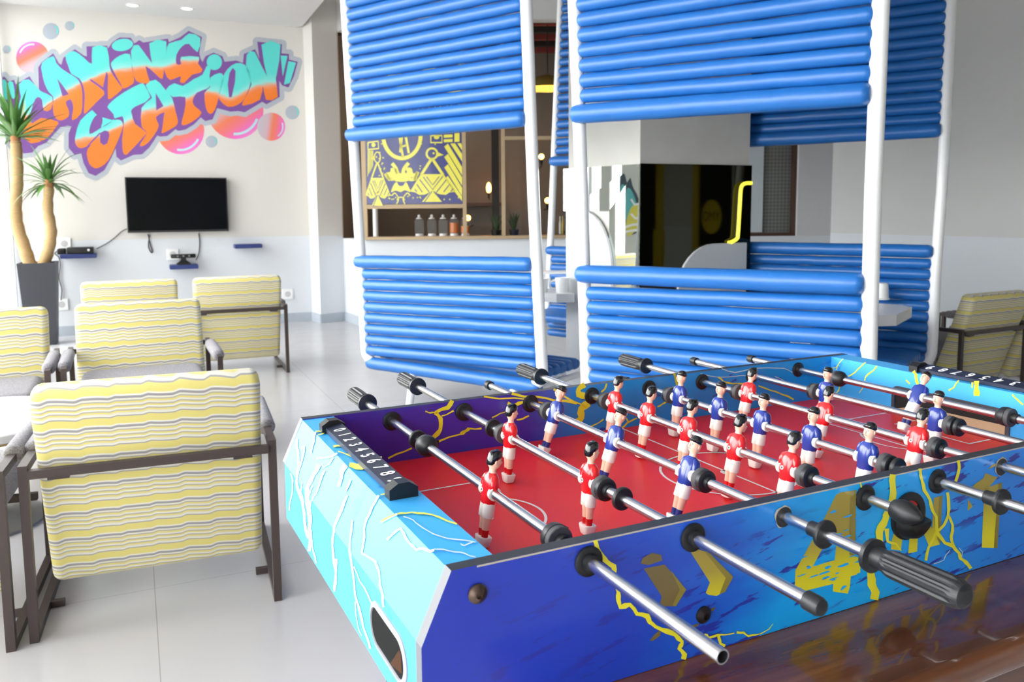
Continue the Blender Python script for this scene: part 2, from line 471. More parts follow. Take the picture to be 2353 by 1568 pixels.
# printed panel in the bar window
M_IND = pm('indigo_print', '#474982', .25, coat=.4); M_YEL = pm('yellow_print', '#eee45a', .25, coat=.4)
K = 4.706
def pp(x, y, off=.035): return fr(820 + x / K, 280 + y / K, off)
mb = MB()
lo, hi = pp(112, 905, .03), pp(1142, 868, .03); zl = pp(600, 888, .03).z
ll, lr = Vector((lo.x, lo.y, zl)), Vector((hi.x, hi.y, zl))
mb.prism([ll, lr, lr + Vector((0, 0, 1.95)), ll + Vector((0, 0, 1.95))], FNn * -.012)
Y1 = 1
def P2(pts, sm=False):
    if sm: pts = [(p.x, p.y) for p in smoothed([Vector((*p, 0)) for p in pts], 3)]
    mb.poly([pp(x, y) for x, y in pts], Y1)
def S2(pts, w, sm=False):
    q = [Vector((x, y, 0)) for x, y in pts]
    if sm: q = smoothed(q, 4, False)
    stroke(mb, [(p.x, p.y) for p in q], w, pp, Y1, 0)
circ = lambda cx, cy, rx, ry, a0, a1, n=24: [(cx + rx * cos(math.radians(a0 + (a1 - a0) * i / n)), cy + ry * sin(math.radians(a0 + (a1 - a0) * i / n))) for i in range(n + 1)]
S2(circ(488, 150, 202, 245, 0, 360, 40), 42)
S2([(452, 110), (500, 388)], 24); S2([(510, 60), (562, 340)], 26); S2([(480, 270), (530, 255)], 20); S2([(498, 90), (468, 330)], 22)
for pts in ([(800, 150), (920, 150), (920, 225), (800, 225), (800, 150)], [(120, 225), (230, 210), (235, 290), (120, 300), (120, 225)]): S2(pts, 16)
P2(circ(862, 165, 30, 24, 0, 360, 12)[:-1]); P2(circ(180, 250, 22, 24, 0, 360, 12)[:-1])
for y in (140, 190): P2([(940, y), (1035, y - 5), (1035, y + 28), (940, y + 33)])
P2([(1055, 125), (1110, 120), (1110, 215), (1055, 220)])
for k in range(4):   # feather bars right and left
    P2([(945, 270 + k * 112), (985, 235 + k * 112), (1138, 490 + k * 112), (1138, 580 + k * 112)] if k < 3 else [(945, 620), (985, 585), (1138, 810), (1138, 860)])
P2([(1010, 235), (1060, 232), (1138, 350), (1138, 430)]); P2([(1085, 232), (1125, 230), (1138, 260), (1138, 310)])
for k in range(4):
    x = 118 + k * 16; P2([(x, 310), (x + 11, 308), (x - 0 + 8, 560 - k * 30), (x - 2, 600 - k * 30)])
# two bird headed figures
pp3 = lambda x, y: pp(x, y, .037)
def D2(pts, w): stroke(mb, pts, w, pp3, 0, 0)
def bird(cx, cy, s, f):
    S2(circ(cx, cy, 58 * s, 58, 0, 360, 20), 22 * s)
    P2([(cx + f * 52 * s, cy - 22), (cx + f * 128 * s, cy + 14), (cx + f * 52 * s, cy + 34)])
    P2(circ(cx + f * 18 * s, cy - 5, 12 * s, 12, 0, 360, 10)[:-1])
    S2([(cx - 6 * s, cy + 58), (cx - 118 * s, cy + 232)], 30 * s); S2([(cx + 6 * s, cy + 58), (cx + 122 * s, cy + 232)], 30 * s)
    P2([(cx - 122 * s, cy + 222), (cx + 126 * s, cy + 222), (cx + 262 * s, cy + 412), (cx + 190 * s, cy + 420), (cx + 150 * s, cy + 446), (cx + 90 * s, cy + 440), (cx + 20 * s, cy + 418), (cx + 110 * s, cy + 522), (cx - 110 * s, cy + 522), (cx - 20 * s, cy + 418), (cx - 80 * s, cy + 444), (cx - 140 * s, cy + 446), (cx - 180 * s, cy + 420), (cx - 236 * s, cy + 408)])
    for ln in ([(712, 562), (775, 648), (842, 560)], [(678, 565), (775, 695), (880, 558)], [(640, 590), (745, 728)], [(612, 640), (668, 722)], [(590, 690), (612, 718)], [(915, 595), (810, 728)], [(950, 640), (890, 718)], [(985, 685), (962, 718)], [(768, 712), (685, 832)], [(787, 712), (885, 826)]):
        D2([(cx + (x - 768) * 1.05 * s, cy + (y - 325) * 1.05) for x, y in ln], 9 * max(s, .75))
bird(812, 345, 1, 1); bird(222, 385, .55, -1)
# blot of joined round shapes in the middle
P2([(345, 640), (310, 560), (360, 540), (370, 500), (430, 510), (440, 550), (540, 550), (520, 500), (590, 500), (610, 560), (660, 540), (640, 640), (590, 600), (540, 645), (420, 645), (390, 610)], True)
S2([(380, 450), (420, 500), (440, 560)], 40, True); S2([(560, 445), (510, 510), (500, 560)], 40, True)
S2([(310, 560), (345, 615), (400, 620)], 34, True); S2([(660, 540), (620, 620), (560, 620)], 34, True)
P2([(370, 760), (395, 690), (430, 650), (455, 690), (500, 690), (530, 650), (560, 700), (580, 760), (520, 740), (475, 760), (420, 745)], True)
S2([(380, 800), (410, 770), (450, 830), (430, 890)], 12, True); S2([(575, 800), (545, 770), (500, 830), (520, 890)], 12, True); S2(circ(475, 850, 40, 34, 180, 360, 10), 12)
for k in range(190):
    x, y = random.uniform(140, 1120), random.uniform(230, 860)
    if 300 < x < 660 and y < 790 or 700 < x < 930 and 250 < y or x > 930 and y < 760 or 240 > x > 130 and y < 700: continue
    P2([(x + (11 if q % 2 == 0 else 5) * cos(q * PI / 5), y + (12 if q % 2 == 0 else 5) * sin(q * PI / 5)) for q in range(10)])
# upper half of the print, seen only through the blinds of tubes
S2([(130 + k * 62, -80 if k % 2 else -230) for k in range(17)], 26)
for k in range(6): S2([(130, -330 - k * 60), (1125, -330 - k * 60)], 22)
tag(mb.build('printed_panel', [M_IND, M_YEL], origin=ll), 'indigo panel printed with yellow bird figures, triangles and stars in the bar window', 'panel')

# things in the bar
mb = MB(); mb.bbox((-1.4, 9.44, .96), (1.0, 10.0, 1.0)); mb.bbox((-1.4, 9.5, 0), (1.0, 9.9, .96), 1)
tag(mb.build('bar_counter', [pm('copper_toned_bar_top', '#8a6a52', .3), pm('bar_front', '#2b2522', .6)], origin=(-.2, 9.7, 0)), 'long brown bar counter with glass dispensers on it behind the opening', 'counter')
M_CLEAR = NT('clear_dispenser_glass'); 
b_ = M_CLEAR.bsdf('#d6dee2', .06, spec=.6); b_.inputs['Transmission Weight'].default_value = .0; b_.inputs['Alpha'].default_value = .09; M_CLEAR = M_CLEAR.m
M_JUICE = pm('orange_drink', '#d87416', .25)
for k, (px, nm) in enumerate(((963, 'leftmost of the five'), (992, 'second from the left'), (1018, 'middle one of the five'), (1043, 'second from the right, orange drink in it'), (1069, 'rightmost, by the bronze window post'))):
    p = onY(px, 505, 9.66); t = thing('drink_dispenser', 'clear glass drink dispenser on the bar, ' + nm, 'dispenser', (p.x, p.y, 1.0), 0, 'drink dispensers on the bar')
    mb = MB(); mb.lathe([(.035, .052), (.04, .056), (.19, .056), (.205, .035)]); mb.build('glass_body', M_CLEAR, t)
    mb = MB(); mb.lathe([(0, .045), (.0, .05), (.035, .045), (.036, .03)]); mb.build('base', M_WHITE, t)
    mb = MB(); mb.lathe([(.205, .035), (.215, .036), (.22, .02), (.23, .013)]); mb.ball((0, 0, .24), .017); mb.build('cap', M_WHITE, t)
    if k > 2:
        mb = MB(); mb.lathe([(.042, .05), (.16 - .04 * (k - 3), .05)]); mb.build('drink', M_JUICE, t)
def sconce(px, py, Y, label, candle=False, s=1.):
    p = onY(px, py, Y); t = thing('wall_lamp', label, 'lamp', (p.x, p.y, p.z), 0, 'glowing bulbs in the bar')
    m = MATS.get('amber_bulb')
    if not m:
        q = NT('amber_bulb'); q.bsdf('#ffb060', .4, emit='#ff9a3c', emit_s=16.); m = MATS['amber_bulb'] = q.m
    mb = MB()
    if candle: mb.lathe([(-.075 * s, .012), (-.06 * s, .03 * s), (0, .038 * s), (.06 * s, .028 * s), (.085 * s, .006)])
    else: mb.ball((0, 0, 0), .05 * s)
    mb.build('bulb', m, t)
    mb = MB(); mb.lathe([(-.16 * s, .012), (-.1 * s, .02), (-.075 * s, .022)]); mb.tube([(0, 0, -.15 * s), (0, .06, -.17 * s), (0, 13.41 - Y, -.17 * s)], .008); mb.build('holder', M_BLACK, t)
sconce(1123, 432, 12.9, 'glowing candle shaped bulb left of the dark post in the bar', True)
sconce(1244, 360, 12.4, 'glowing round bulb between the white booth posts, upper one', s=.8)
sconce(1258, 461, 12.2, 'glowing round bulb between the white booth posts, lower one', s=.8)
sconce(1075, 501, 11.8, 'amber bulb glowing behind the rightmost drink dispenser', s=.8)
mb = MB(); mb.bbox((-1.0, 13.1, 1.36), (-.1, 13.4, 1.41))
tag(mb.build('wall_shelf', pm('dark_wood', '#4c3a2e', .5), origin=(-.55, 13.25, 1.36)), 'thin dark wooden shelf under the candle shaped bulb', 'shelf')
p = onY(1142, 430, 11.6); mb = MB(); mb.bbox((p.x - .07, 11.5, 0), (p.x + .03, 11.7, 3.95)); struct('wall_bar_post', mb, pm('near_black_post', '#221f1d', .5))
p = onY(862, 500, 9.6); mb = MB(); mb.lathe([(0, .03), (2.9, .03)], (p.x, 9.62, 1.0)); tag(mb.build('white_pipe', M_WHITE, origin=(p.x, 9.62, 1.0)), 'upright white pipe left of the drink dispensers', 'pipe')
M_LEAFD = pm('dark_green_leaf', '#39502c', .5)
def spiky(px, Y, n, label, h=.22):
    p = onY(px, 520, Y); t = thing('potted_plant', label, 'plant', (p.x, p.y, 1.0), 0, 'plants on the bar')
    mb = MB(); mb.lathe([(0, .05), (.07, .06), (.07, .04)]); mb.build('pot', M_BLACK, t)
    mb = MB()
    for k in range(n):
        a = 2.4 * k; l = h * random.uniform(.6, 1); ou = random.uniform(.03, .13)
        b = Vector((.01 * cos(a), .01 * sin(a), .06)); m_ = b + Vector((ou * .5 * cos(a), ou * .5 * sin(a), l * .7)); e = b + Vector((ou * cos(a), ou * sin(a), l))
        w = Vector((-sin(a), cos(a), 0)) * .012; mb.add([b - w, b + w, m_ + w, m_ - w, e], [(0, 1, 2, 3), (3, 2, 4)])
    mb.build('foliage', M_LEAFD, t)
spiky(1140, 9.75, 30, 'dark green spiky plant on the bar left of the bronze post'); spiky(1181, 9.85, 24, 'dark green spiky plant on the bar right of the bronze post')
for k, (px, c, nm) in enumerate(((1287, '#e7e3da', 'white'), (1293, '#c9a13c', 'golden'), (1299, '#3a2a20', 'dark brown'), (1305, '#d9d4cc', 'cream'))):
    p = onY(px, 515, 10.2); mb = MB(); mb.lathe([(0, .0155), (.13, .0155), (.17, .008), (.22, .008)], (p.x, p.y, 1.0))
    tag(mb.build('bottle', pm('bottle_%s' % nm, c, .2), origin=(p.x, p.y, 1.0)), '%s bottle on the bar beside the leaning white post' % nm, 'bottle', 'bottles at the right end of the bar')
mb = MB(); mb.bbox((.9, 10.05, .95), (1.0, 10.35, 1.0))
mb = MB(); mb.bbox((.45, 10.02, .96), (1.0, 10.4, 1.0)); mb.bbox((.45, 10.05, 0), (1.0, 10.35, .96)); tag(mb.build('bottle_stand', pm('dark_wood', '#4c3a2e', .5), origin=(.7, 10.2, 0)), 'dark cabinet carrying four small bottles behind the bar', 'cabinet')
p = onY(1258, 190, 11.2)
t = thing('hanging_lamp_shade', 'yellow brown woven dome lamp hanging in the bar', 'lamp', (p.x, p.y, p.z - .08))
mb = MB(); mb.lathe([(0, .34), (.06, .3), (.14, .18), (.18, .04)], n=28, cap=False); mb.build('shade', pm('woven_bamboo', '#a58a3a', .6), t)
mb = MB(); mb.tube([(0, 0, .18), (0, 0, 3.95 - p.z + .08)], .008); mb.build('cord', M_BLACK, t)
for k, (lx, ly, lz, e) in enumerate(((p.x, p.y, p.z - .1, 16), (-1.2, 12.6, 2.9, 10), (2.6, 11.6, 2.9, 8), (-.75, 10.35, 2.1, 5))):  # light of the dome lamp, then fill lights added without any fixture
    l = bpy.data.lights.new('bar_lamp_and_fill_light', 'POINT'); l.energy = e; l.color = (1, .80, .58); l.shadow_soft_size = .12
    o = bpy.data.objects.new('bar_lamp_and_fill_light', l); COL.objects.link(o); o.location = (lx, ly, lz)
for k, (z, c, nm) in enumerate(((3.55, '#8e2f2a', 'red'), (3.2, '#2a2120', 'black'))):
    pass
mb = MB()
for k in range(7): mb.bbox((-2.4, 10.2 + k * .48, 3.72), (4.4, 10.32 + k * .48, 3.95), k % 2)
struct('trim_1', mb, [pm('red_painted_beam', '#8e2f2a', .5), pm('black_beam', '#1d1918', .6)])

# right window with its blind, in the back right wall
wn = Vector((BD.y, -BD.x, 0)); wp = BA + Vector((0, .10, 0))
mb = MB(); a, b = xs(WX0) + Vector((0, .1, 0)), xs(WX1) + Vector((0, .1, 0)); z0 = DADO - .03
for (p0, p1, za, zb_) in ((a, b, z0, z0 + .035), (a, b, WZ1 - .035, WZ1), (a, a + BD * .035, z0, WZ1), (b - BD * .035, b, z0, WZ1)):
    mb.prism([Vector((p0.x, p0.y - .05, za)), Vector((p1.x, p1.y - .05, za)), Vector((p1.x, p1.y + .05, za)), Vector((p0.x, p0.y + .05, za))], (0, 0, zb_ - za))
w9 = tag(mb.build('window_9', pm('brown_window_frame', '#4a3026', .5)), kind='structure')
mb = MB(); mb.prism([a + Vector((0, 0, z0)), b + Vector((0, 0, z0)), b + Vector((0, .006, z0)), a + Vector((0, .006, z0))], (0, 0, WZ1 - z0)); mb.build('window_pane', M_GLASS, w9)
bx = onY(1753, 430, 9.45).x
mb = MB(); mb.bbox((a.x, 9.44, z0 + .04), (bx, 9.452, WZ1)); tag(mb.build('roller_blind', pm('white_blind_cloth', '#d8d8de', .7), origin=(a.x, 9.445, z0)), 'white blind half drawn in the brown framed window', 'blind')
t = NT('grey_mesh_screen'); o = t.obj(); x_, y_, z_ = t.sep(o)
g = t.math('MAXIMUM', t.math('LESS_THAN', t.math('PINGPONG', x_, .02), .004), t.math('LESS_THAN', t.math('PINGPONG', z_, .02), .004))
t.bsdf(t.mix(g, '#6f6b68', '#8f8b88'), .7); M_SCR = t.m
mb = MB(); mb.bbox((bx, 9.47, z0 + .02), (b.x, 9.48, WZ1)); tag(mb.build('window_screen', M_SCR, origin=(bx, 9.475, z0)), 'grey patterned screen behind the brown framed window', 'screen')

# ------------------------------------------------------------------ mirrored pillar between the booths
PU = Vector((cos(math.radians(25)), sin(math.radians(25)), 0)); PV = Vector((-PU.y, PU.x, 0))
PC = Vector((.83, 5.37, 0)); PWU, PWV = .894, .955
t = NT('rough_concrete'); o = t.obj(); t.bsdf(t.mix(t.noise(o, 2.2, 5), '#bdbab2', '#d9d7d0'), .8, bump=t.noise(o, 14, 4), bump_s=.15); M_CONC = t.m
PLD = Vector((cos(math.radians(126)), sin(math.radians(126)), 0)); PLN = Vector((PLD.y, -PLD.x, 0))
mb = MB(); mb.prism([PC, PC + PU * PWU, PC + PU * PWU + PV * .62, PC + PLD * .713], (0, 0, CEIL2)); struct('wall_pillar', mb, M_CONC)
def lf(px, py, off=0.): return onplane(px, py, PC - PLN * off, PLN)
def rf(px, py, off=0.): return onplane(px, py, PC - PV * off, PV)
mt = NT('silver_mirror'); mt.bsdf('#e9efec', .015, 1.); M_MIR = mt.m
mt = NT('smoked_black_mirror'); mt.bsdf('#3c3c36', .03, 1., spec=.5); M_DMIR = mt.m
zt = lf(1471, 377, .02).z; zl = 1.30
e = lf(1295, 430, .02); e = Vector((e.x, e.y, 0)); c0 = PC - PLN * .02 - PV * .01; c1 = PC - PV * .02 - PLN * .008
f1 = lf(1400, 480, .02); f1 = Vector((f1.x, f1.y, 0))
mb = MB(); Zv = lambda p, z: Vector((p.x, p.y, z))
mb.prism([Zv(e, zl), Zv(f1, zl), Zv(f1, .55), Zv(c0, .55), Zv(c0, zt), Zv(e, zt)], PLN * .014)
tag(mb.build('wall_mirror', M_MIR, origin=Zv(c0, .55)), 'bright mirror on the left face of the concrete pillar, reflecting the windows', 'mirror')
e2 = rf(1727, 430, .02); e2 = Zv(e2, 0)
ztr = rf(1600, 378, .02).z
mb = MB(); mb.prism([Zv(c1, .55), Zv(e2, .55), Zv(e2, ztr), Zv(c1, ztr)], PV * .014)
tag(mb.build('smoked_mirror', M_DMIR, origin=Zv(c0, .55)), 'black smoked mirror on the right face of the concrete pillar', 'mirror')
mb = MB(); pts = [rf(1727, 421, .048), rf(1712, 422, .048), rf(1703, 432, .048), rf(1700, 470, .048), rf(1696, 535, .048), rf(1693, 549, .048), rf(1680, 557, .048)]
mb.tube(smoothed(pts, 4, False), .013); 
for q in (pts[0], pts[-1]): mb.tube([q, q + PV * .027], .010)
mt = pm('glowing_yellow_tube', '#fff04a', .3, emit='#fff04a', emit_s=.55)  # bright yellow shape in the mirror built as a solid tube with added glow
tag(mb.build('bent_yellow_tube', mt, origin=pts[0]), 'bent bright yellow tube at the right edge of the smoked mirror', 'handle')
# low rounded partitions against the pillar
def partition(f, xl, xr, ytop, side, label):
    a, b = f(xl, ytop, .022), f(xr, ytop, .022); z = (a.z + b.z) / 2; a, b = Zv(a, 0), Zv(b, 0); L = (b - a).length; d = (b - a).normalized(); r = .3
    pts = [(0, 0), (L, 0)]
    if side == 'R': pts += [(L, z - r * 1.4)] + [(L - r + r * cos(k * PI / 16), z - r * 1.4 + r * 1.4 * sin(k * PI / 16)) for k in range(1, 9)] + [(0, z)]
    else: pts += [(L, z)] + [(r - r * sin(k * PI / 16), z - r + r * cos(k * PI / 16)) for k in range(9)]
    n = Vector((d.y, -d.x, 0)) * .022
    mb = MB(); mb.prism([a + d * x + Vector((0, 0, y)) for x, y in pts], n, 0, 1)
    tag(mb.build('partition_panel', [pm('pale_grey_laminate', '#c4c7cb', .5), M_WHITE], origin=a), label, 'partition')
partition(lf, 1306, 1411, 484, 'R', 'pale grey low partition with rounded corner in front of the bright mirror')
partition(rf, 1556, 1711, 560, 'L', 'grey low partition with rounded corner in front of the black mirror')

t = thing('round_sign', 'round yellow sign mirrored in the black smoked mirror', 'sign', BC + RD * 7.72 + RN * .022 + Vector((0, 0, 1.17)), math.atan2(RD.y, RD.x))
mb = MB(); mb.lathe([(0, .25), (-.02, .25), (-.02, .001)], axis='Y', n=36); mb.build('disc', pm('yellow_sign_face', '#d2b820', .5), t)
vs, fs = text_polys('OMY', .2); mb = MB(); mb.add([Vector((-p.x, -.0215, p.y)) for p in vs], fs); mb.build('lettering', M_BLACK, t)

t = thing('wall_mural', 'turquoise and yellow sprayed mural seen only in the bright pillar mirror', 'mural', on_left(2.5, 1.2, .05))
def mir(x, y, d): return on_left(2.29 + (x - 1427) / 41 * .26, 1.47 - (y - 450) * .0058, d)
for nm, pts, d, c in (('dark_outline', [(1430, 425), (1434, 412), (1440, 412), (1446, 432), (1455, 448), (1462, 470), (1466, 505), (1460, 525), (1448, 535), (1432, 530), (1427, 480)], .052, '#3d4c58'), ('turquoise_patch', [(1431, 440), (1440, 436), (1450, 455), (1456, 480), (1454, 508), (1440, 518), (1430, 500)], .0535, '#5fb8b8'), ('yellow_patch', [(1440, 480), (1452, 470), (1462, 480), (1468, 520), (1450, 530), (1436, 540), (1430, 515)], .055, '#d8cf5a')):
    mb = MB(); mb.poly([mir(x, y, d) for x, y in [(p.x, p.y) for p in smoothed([Vector((*q, 0)) for q in pts], 3)]]); mb.build(nm, pm('mural_' + nm, c, .6), t, t.location)
for pts in ([(1442, 458), (1450, 470), (1468, 468)], [(1442, 490), (1452, 500), (1469, 498)], [(1427, 520), (1445, 514), (1466, 512)], [(1427, 530), (1450, 526), (1466, 525)]):
    mb = MB(); stroke(mb, pts, 5, lambda x, y: mir(x, y, .0565), 0, 0); mb.build('white_stroke', M_WHITE, t, t.location)
# ------------------------------------------------------------------ things on the lounge wall
def wl(px, py, off=0.): return onplane(px, py, WALL_P + WALL_N * off, WALL_N)
def wsz(px, py, off=0.):
    p = wl(px, py, off); return ((p - WALL_P).dot(WALL_D), p.z)
def wp3(s, z, off=0.): return WALL_P + WALL_D * s + WALL_N * off + Vector((0, 0, z))

# mural: flat layers of paint on the wall
KM = 3.096
MUR = thing('graffiti_mural', 'graffiti mural on the wall reading GAMING STATION in turquoise and orange', 'mural', wp3(-1.5, 2.0))
MO = MUR.location.copy()
def mp3(off): return lambda x, y: wl(x / KM, y / KM, off)
def paint_grad(name, knots):
    t = NT(name); uv = t.t.nodes.new('ShaderNodeUVMap'); x, y, _ = t.sep(uv.outputs[0])
    fc = t.t.nodes.new('ShaderNodeFloatCurve'); cv = fc.mapping.curves[0]; fc.mapping.use_clip = False
    while len(cv.points) < len(knots): cv.points.new(.5, .5)
    for p, (a, b) in zip(cv.points, knots): p.location = (a / 2400, b / 1500)
    fc.mapping.update(); t.l(x, fc.inputs['Value'])
    nz = t.noise(uv.outputs[0], 11, 3); d = t.math('ADD', t.math('SUBTRACT', y, fc.outputs[0]), t.math('MULTIPLY_ADD', nz, .06, -.03))
    c = t.ramp(t.smooth(d, -.05, .05), [(0, '#5fdfd8'), (.3, '#8de3dc'), (.5, '#eaa080'), (.7, '#f58440'), (1, '#f4802a')])
    t.bsdf(c, .6); return t.m
M_G1 = paint_grad('gaming_letter_paint', [(0, 860), (200, 830), (380, 720), (600, 590), (760, 530), (900, 490), (1100, 480), (1250, 450), (1450, 440), (2400, 440)])
M_G2 = paint_grad('station_letter_paint', [(0, 1040), (560, 1010), (720, 960), (880, 880), (1050, 800), (1200, 775), (1330, 705), (1500, 660), (1650, 690), (1780, 640), (1900, 600), (2400, 600)])
M_PUR = pm('violet_spray_paint', '#7d4f9c', .6); M_HALO = pm('grey_spray_paint', '#b3b9c4', .65)
def flat(name, polys, off, mat, parent, holes=None, sm=2):
    mb = MB(); uvs = []
    for pts in polys:
        q = [(p.x, p.y) for p in smoothed([Vector((*p, 0)) for p in pts], sm)] if sm else pts
        f = mp3(off); mb.poly([f(x, y) for x, y in q]); uvs += q
    o = mb.build(name, mat, parent, MO); me = o.data; uv = me.uv_layers.new(name='UVMap')
    for lp in me.loops: x, y = uvs[lp.vertex_index]; uv.data[lp.index].uv = (x / 2400, y / 1500)
    return o
OUT = [(-60, 590), (30, 545), (60, 580), (100, 568), (112, 600), (210, 543), (245, 600), (278, 640), (272, 480), (295, 445), (378, 380), (418, 450), (436, 462), (450, 412), (532, 350), (600, 398), (618, 400), (615, 330), (762, 325), (768, 345), (800, 300), (850, 266), (930, 268), (956, 310), (990, 285), (1020, 302), (1195, 275), (1202, 300), (1280, 266), (1342, 220), (1437, 264), (1418, 370), (1424, 410), (1440, 442), (1462, 400), (1520, 374), (1582, 400), (1598, 440), (1680, 430), (1728, 448), (1735, 385), (1815, 350), (1845, 420), (1830, 296), (2006, 315), (2002, 380), (2056, 384), (2056, 424), (2118, 440), (2092, 540), (2052, 622), (2008, 608), (1986, 575), (1990, 690), (1895, 742), (1865, 725), (1740, 800), (1695, 790), (1640, 795), (1545, 770), (1512, 850), (1460, 862), (1428, 835), (1380, 885), (1320, 922), (1270, 932), (1248, 920), (1190, 968), (1140, 972), (1118, 965), (1062, 1050), (1010, 1098), (950, 1102), (860, 1142), (828, 1115), (822, 1055), (790, 1125), (742, 1212), (680, 1252), (630, 1232), (594, 1160), (578, 1092), (530, 1102), (488, 1052), (488, 950), (508, 900), (478, 895), (430, 905), (330, 1015), (270, 1040), (230, 1085), (170, 1092), (110, 1060), (60, 1000), (-60, 900)]
mb = MB(); fh = mp3(.0012); hr = 33
def spans(y):
    """where the row y lies inside the outline widened by hr"""
    iv = []; xs_ = []
    n = len(OUT)
    for (xa, ya), (xb, yb) in zip(OUT, OUT[1:] + OUT[:1]):
        if (ya > y) != (yb > y): xs_.append(xa + (y - ya) * (xb - xa) / (yb - ya))
        pts = []
        for k in range(24): pts.append((xa + hr * cos(PI * k / 12), ya + hr * sin(PI * k / 12))); pts.append((xb + hr * cos(PI * k / 12), yb + hr * sin(PI * k / 12)))
        d_ = Vector((xb - xa, yb - ya)); d_ = d_.normalized() * hr if d_.length > 0 else Vector((hr, 0))
        hull = [(xa - d_.y, ya + d_.x), (xb - d_.y, yb + d_.x), (xb + d_.y, yb - d_.x), (xa + d_.y, ya - d_.x)]
        hx = [p0[0] + (y - p0[1]) * (p1[0] - p0[0]) / (p1[1] - p0[1]) for p0, p1 in zip(hull, hull[1:] + hull[:1]) if (p0[1] > y) != (p1[1] > y)]
        for cx_, cy_ in ((xa, ya), (xb, yb)):
            if abs(y - cy_) < hr: w_ = math.sqrt(hr * hr - (y - cy_) ** 2); hx += [cx_ - w_, cx_ + w_]
        if len(hx) > 1: iv.append((min(hx), max(hx)))
    xs_.sort(); iv += list(zip(xs_[::2], xs_[1::2])); iv.sort(); out = []
    for s_, e_ in iv:
        if out and s_ <= out[-1][1] + .5: out[-1][1] = max(out[-1][1], e_)
        else: out.append([s_, e_])
    return out
y = 180.
while y < 1300:
    for s_, e_ in spans(y + 2): mb.add([fh(s_, y), fh(e_, y), fh(e_, y + 4), fh(s_, y + 4)], [(0, 1, 2, 3)])
    y += 4
mb.build('grey_halo', M_HALO, MUR, MO)['label'] = 'pale grey sprayed halo around the lettering'
flat('violet_outline', [OUT], .0024, M_PUR, MUR, sm=0)['label'] = 'violet painted outline behind the letters'
ZA = lambda l: [(247.7 + x * .7947, 216.7 + y * .7947) for x, y in l]
ZB = lambda l: [(464.4 + x * .8296, 526.3 + y * .8296) for x, y in l]
L1 = [('letter', [(135, 600), (205, 565), (290, 650), (372, 690), (362, 780), (310, 785), (300, 710), (265, 690), (235, 740), (215, 830), (230, 880), (290, 840), (410, 865), (400, 900), (330, 985), (220, 1020), (160, 950), (125, 800), (150, 690)]),
      ('letter', ZA([(165, 230), (65, 290), (65, 380), (90, 480), (125, 550), (165, 592), (163, 650), (165, 730), (190, 790), (240, 806), (300, 772), (305, 720), (278, 655), (288, 630), (325, 620), (345, 690), (334, 760), (340, 806), (415, 742), (426, 620), (420, 520), (390, 445), (330, 400), (250, 350), (190, 290)])),
      ('letter', ZA([(350, 185), (275, 225), (300, 320), (330, 390), (400, 430), (438, 510), (447, 600), (440, 728), (465, 732), (622, 575), (650, 608), (680, 612), (778, 530), (772, 500), (700, 400), (668, 320), (645, 153), (515, 150), (512, 300), (440, 245)])),
      ('letter', ZA([(690, 280), (760, 225), (850, 212), (870, 340), (890, 450), (860, 490), (795, 520), (770, 480), (720, 390), (685, 320)])),
      ('letter', [(932, 362), (986, 320), (1082, 450), (1062, 308), (1183, 294), (1168, 470), (1156, 562), (1112, 532), (1035, 470), (1066, 585), (1040, 594), (986, 585), (952, 540)]),
      ('letter', [(1345, 238), (1425, 270), (1405, 372), (1345, 312), (1295, 330), (1255, 390), (1255, 455), (1290, 455), (1288, 405), (1415, 405), (1408, 450), (1440, 492), (1420, 520), (1368, 532), (1310, 590), (1280, 580), (1285, 542), (1210, 570), (1176, 520), (1166, 470), (1184, 380), (1200, 310), (1290, 284)])]
L2 = ZB([(320, 250), (330, 290), (370, 320), (408, 345), (412, 385), (395, 412), (310, 462), (318, 420), (318, 372), (290, 345), (250, 370), (215, 440), (207, 515), (265, 490), (340, 440), (420, 396), (470, 396), (493, 425), (490, 470), (440, 600), (370, 740), (300, 800), (250, 808), (205, 770), (185, 690), (195, 640), (222, 606), (150, 636), (110, 630), (85, 590), (90, 520), (130, 400), (230, 310)]), \
     ZB([(367, 272), (400, 235), (500, 160), (640, 85), (680, 95), (726, 190), (720, 207), (680, 245), (600, 280), (566, 312), (570, 345), (600, 430), (690, 495), (680, 530), (540, 680), (515, 692), (495, 670), (488, 560), (502, 430), (490, 362), (424, 382), (414, 345), (366, 292)]), \
     ZB([(775, 50), (690, 95), (738, 190), (733, 217), (655, 290), (655, 450), (692, 488), (696, 520), (650, 590), (640, 616), (665, 620), (720, 580), (790, 480), (800, 430), (776, 372), (842, 330), (848, 350), (830, 480), (835, 508), (947, 448), (966, 402), (947, 330), (917, 209), (850, 125)]), \
     [(1182, 638), (1240, 592), (1300, 612), (1380, 562), (1440, 532), (1470, 470), (1500, 475), (1490, 540), (1498, 600), (1470, 632), (1400, 660), (1370, 720), (1390, 760), (1435, 802), (1390, 852), (1320, 890), (1290, 880), (1310, 800), (1318, 690), (1230, 690)], \
     [(1497, 552), (1560, 520), (1590, 540), (1580, 600), (1560, 680), (1530, 780), (1495, 812), (1465, 770), (1455, 662), (1495, 620)], \
     [(1582, 560), (1620, 490), (1680, 450), (1740, 460), (1780, 520), (1780, 600), (1740, 700), (1690, 747), (1620, 760), (1562, 710), (1562, 660)], \
     [(1755, 392), (1812, 370), (1900, 545), (1860, 318), (1996, 318), (1962, 560), (1976, 690), (1892, 710), (1870, 610), (1850, 710), (1733, 752), (1730, 720), (1790, 600), (1757, 520)]
for nm, p in L1: flat(nm, [p], .0036, M_G1, MUR)
for p in L2: flat('letter', [p], .0036, M_G2, MUR)
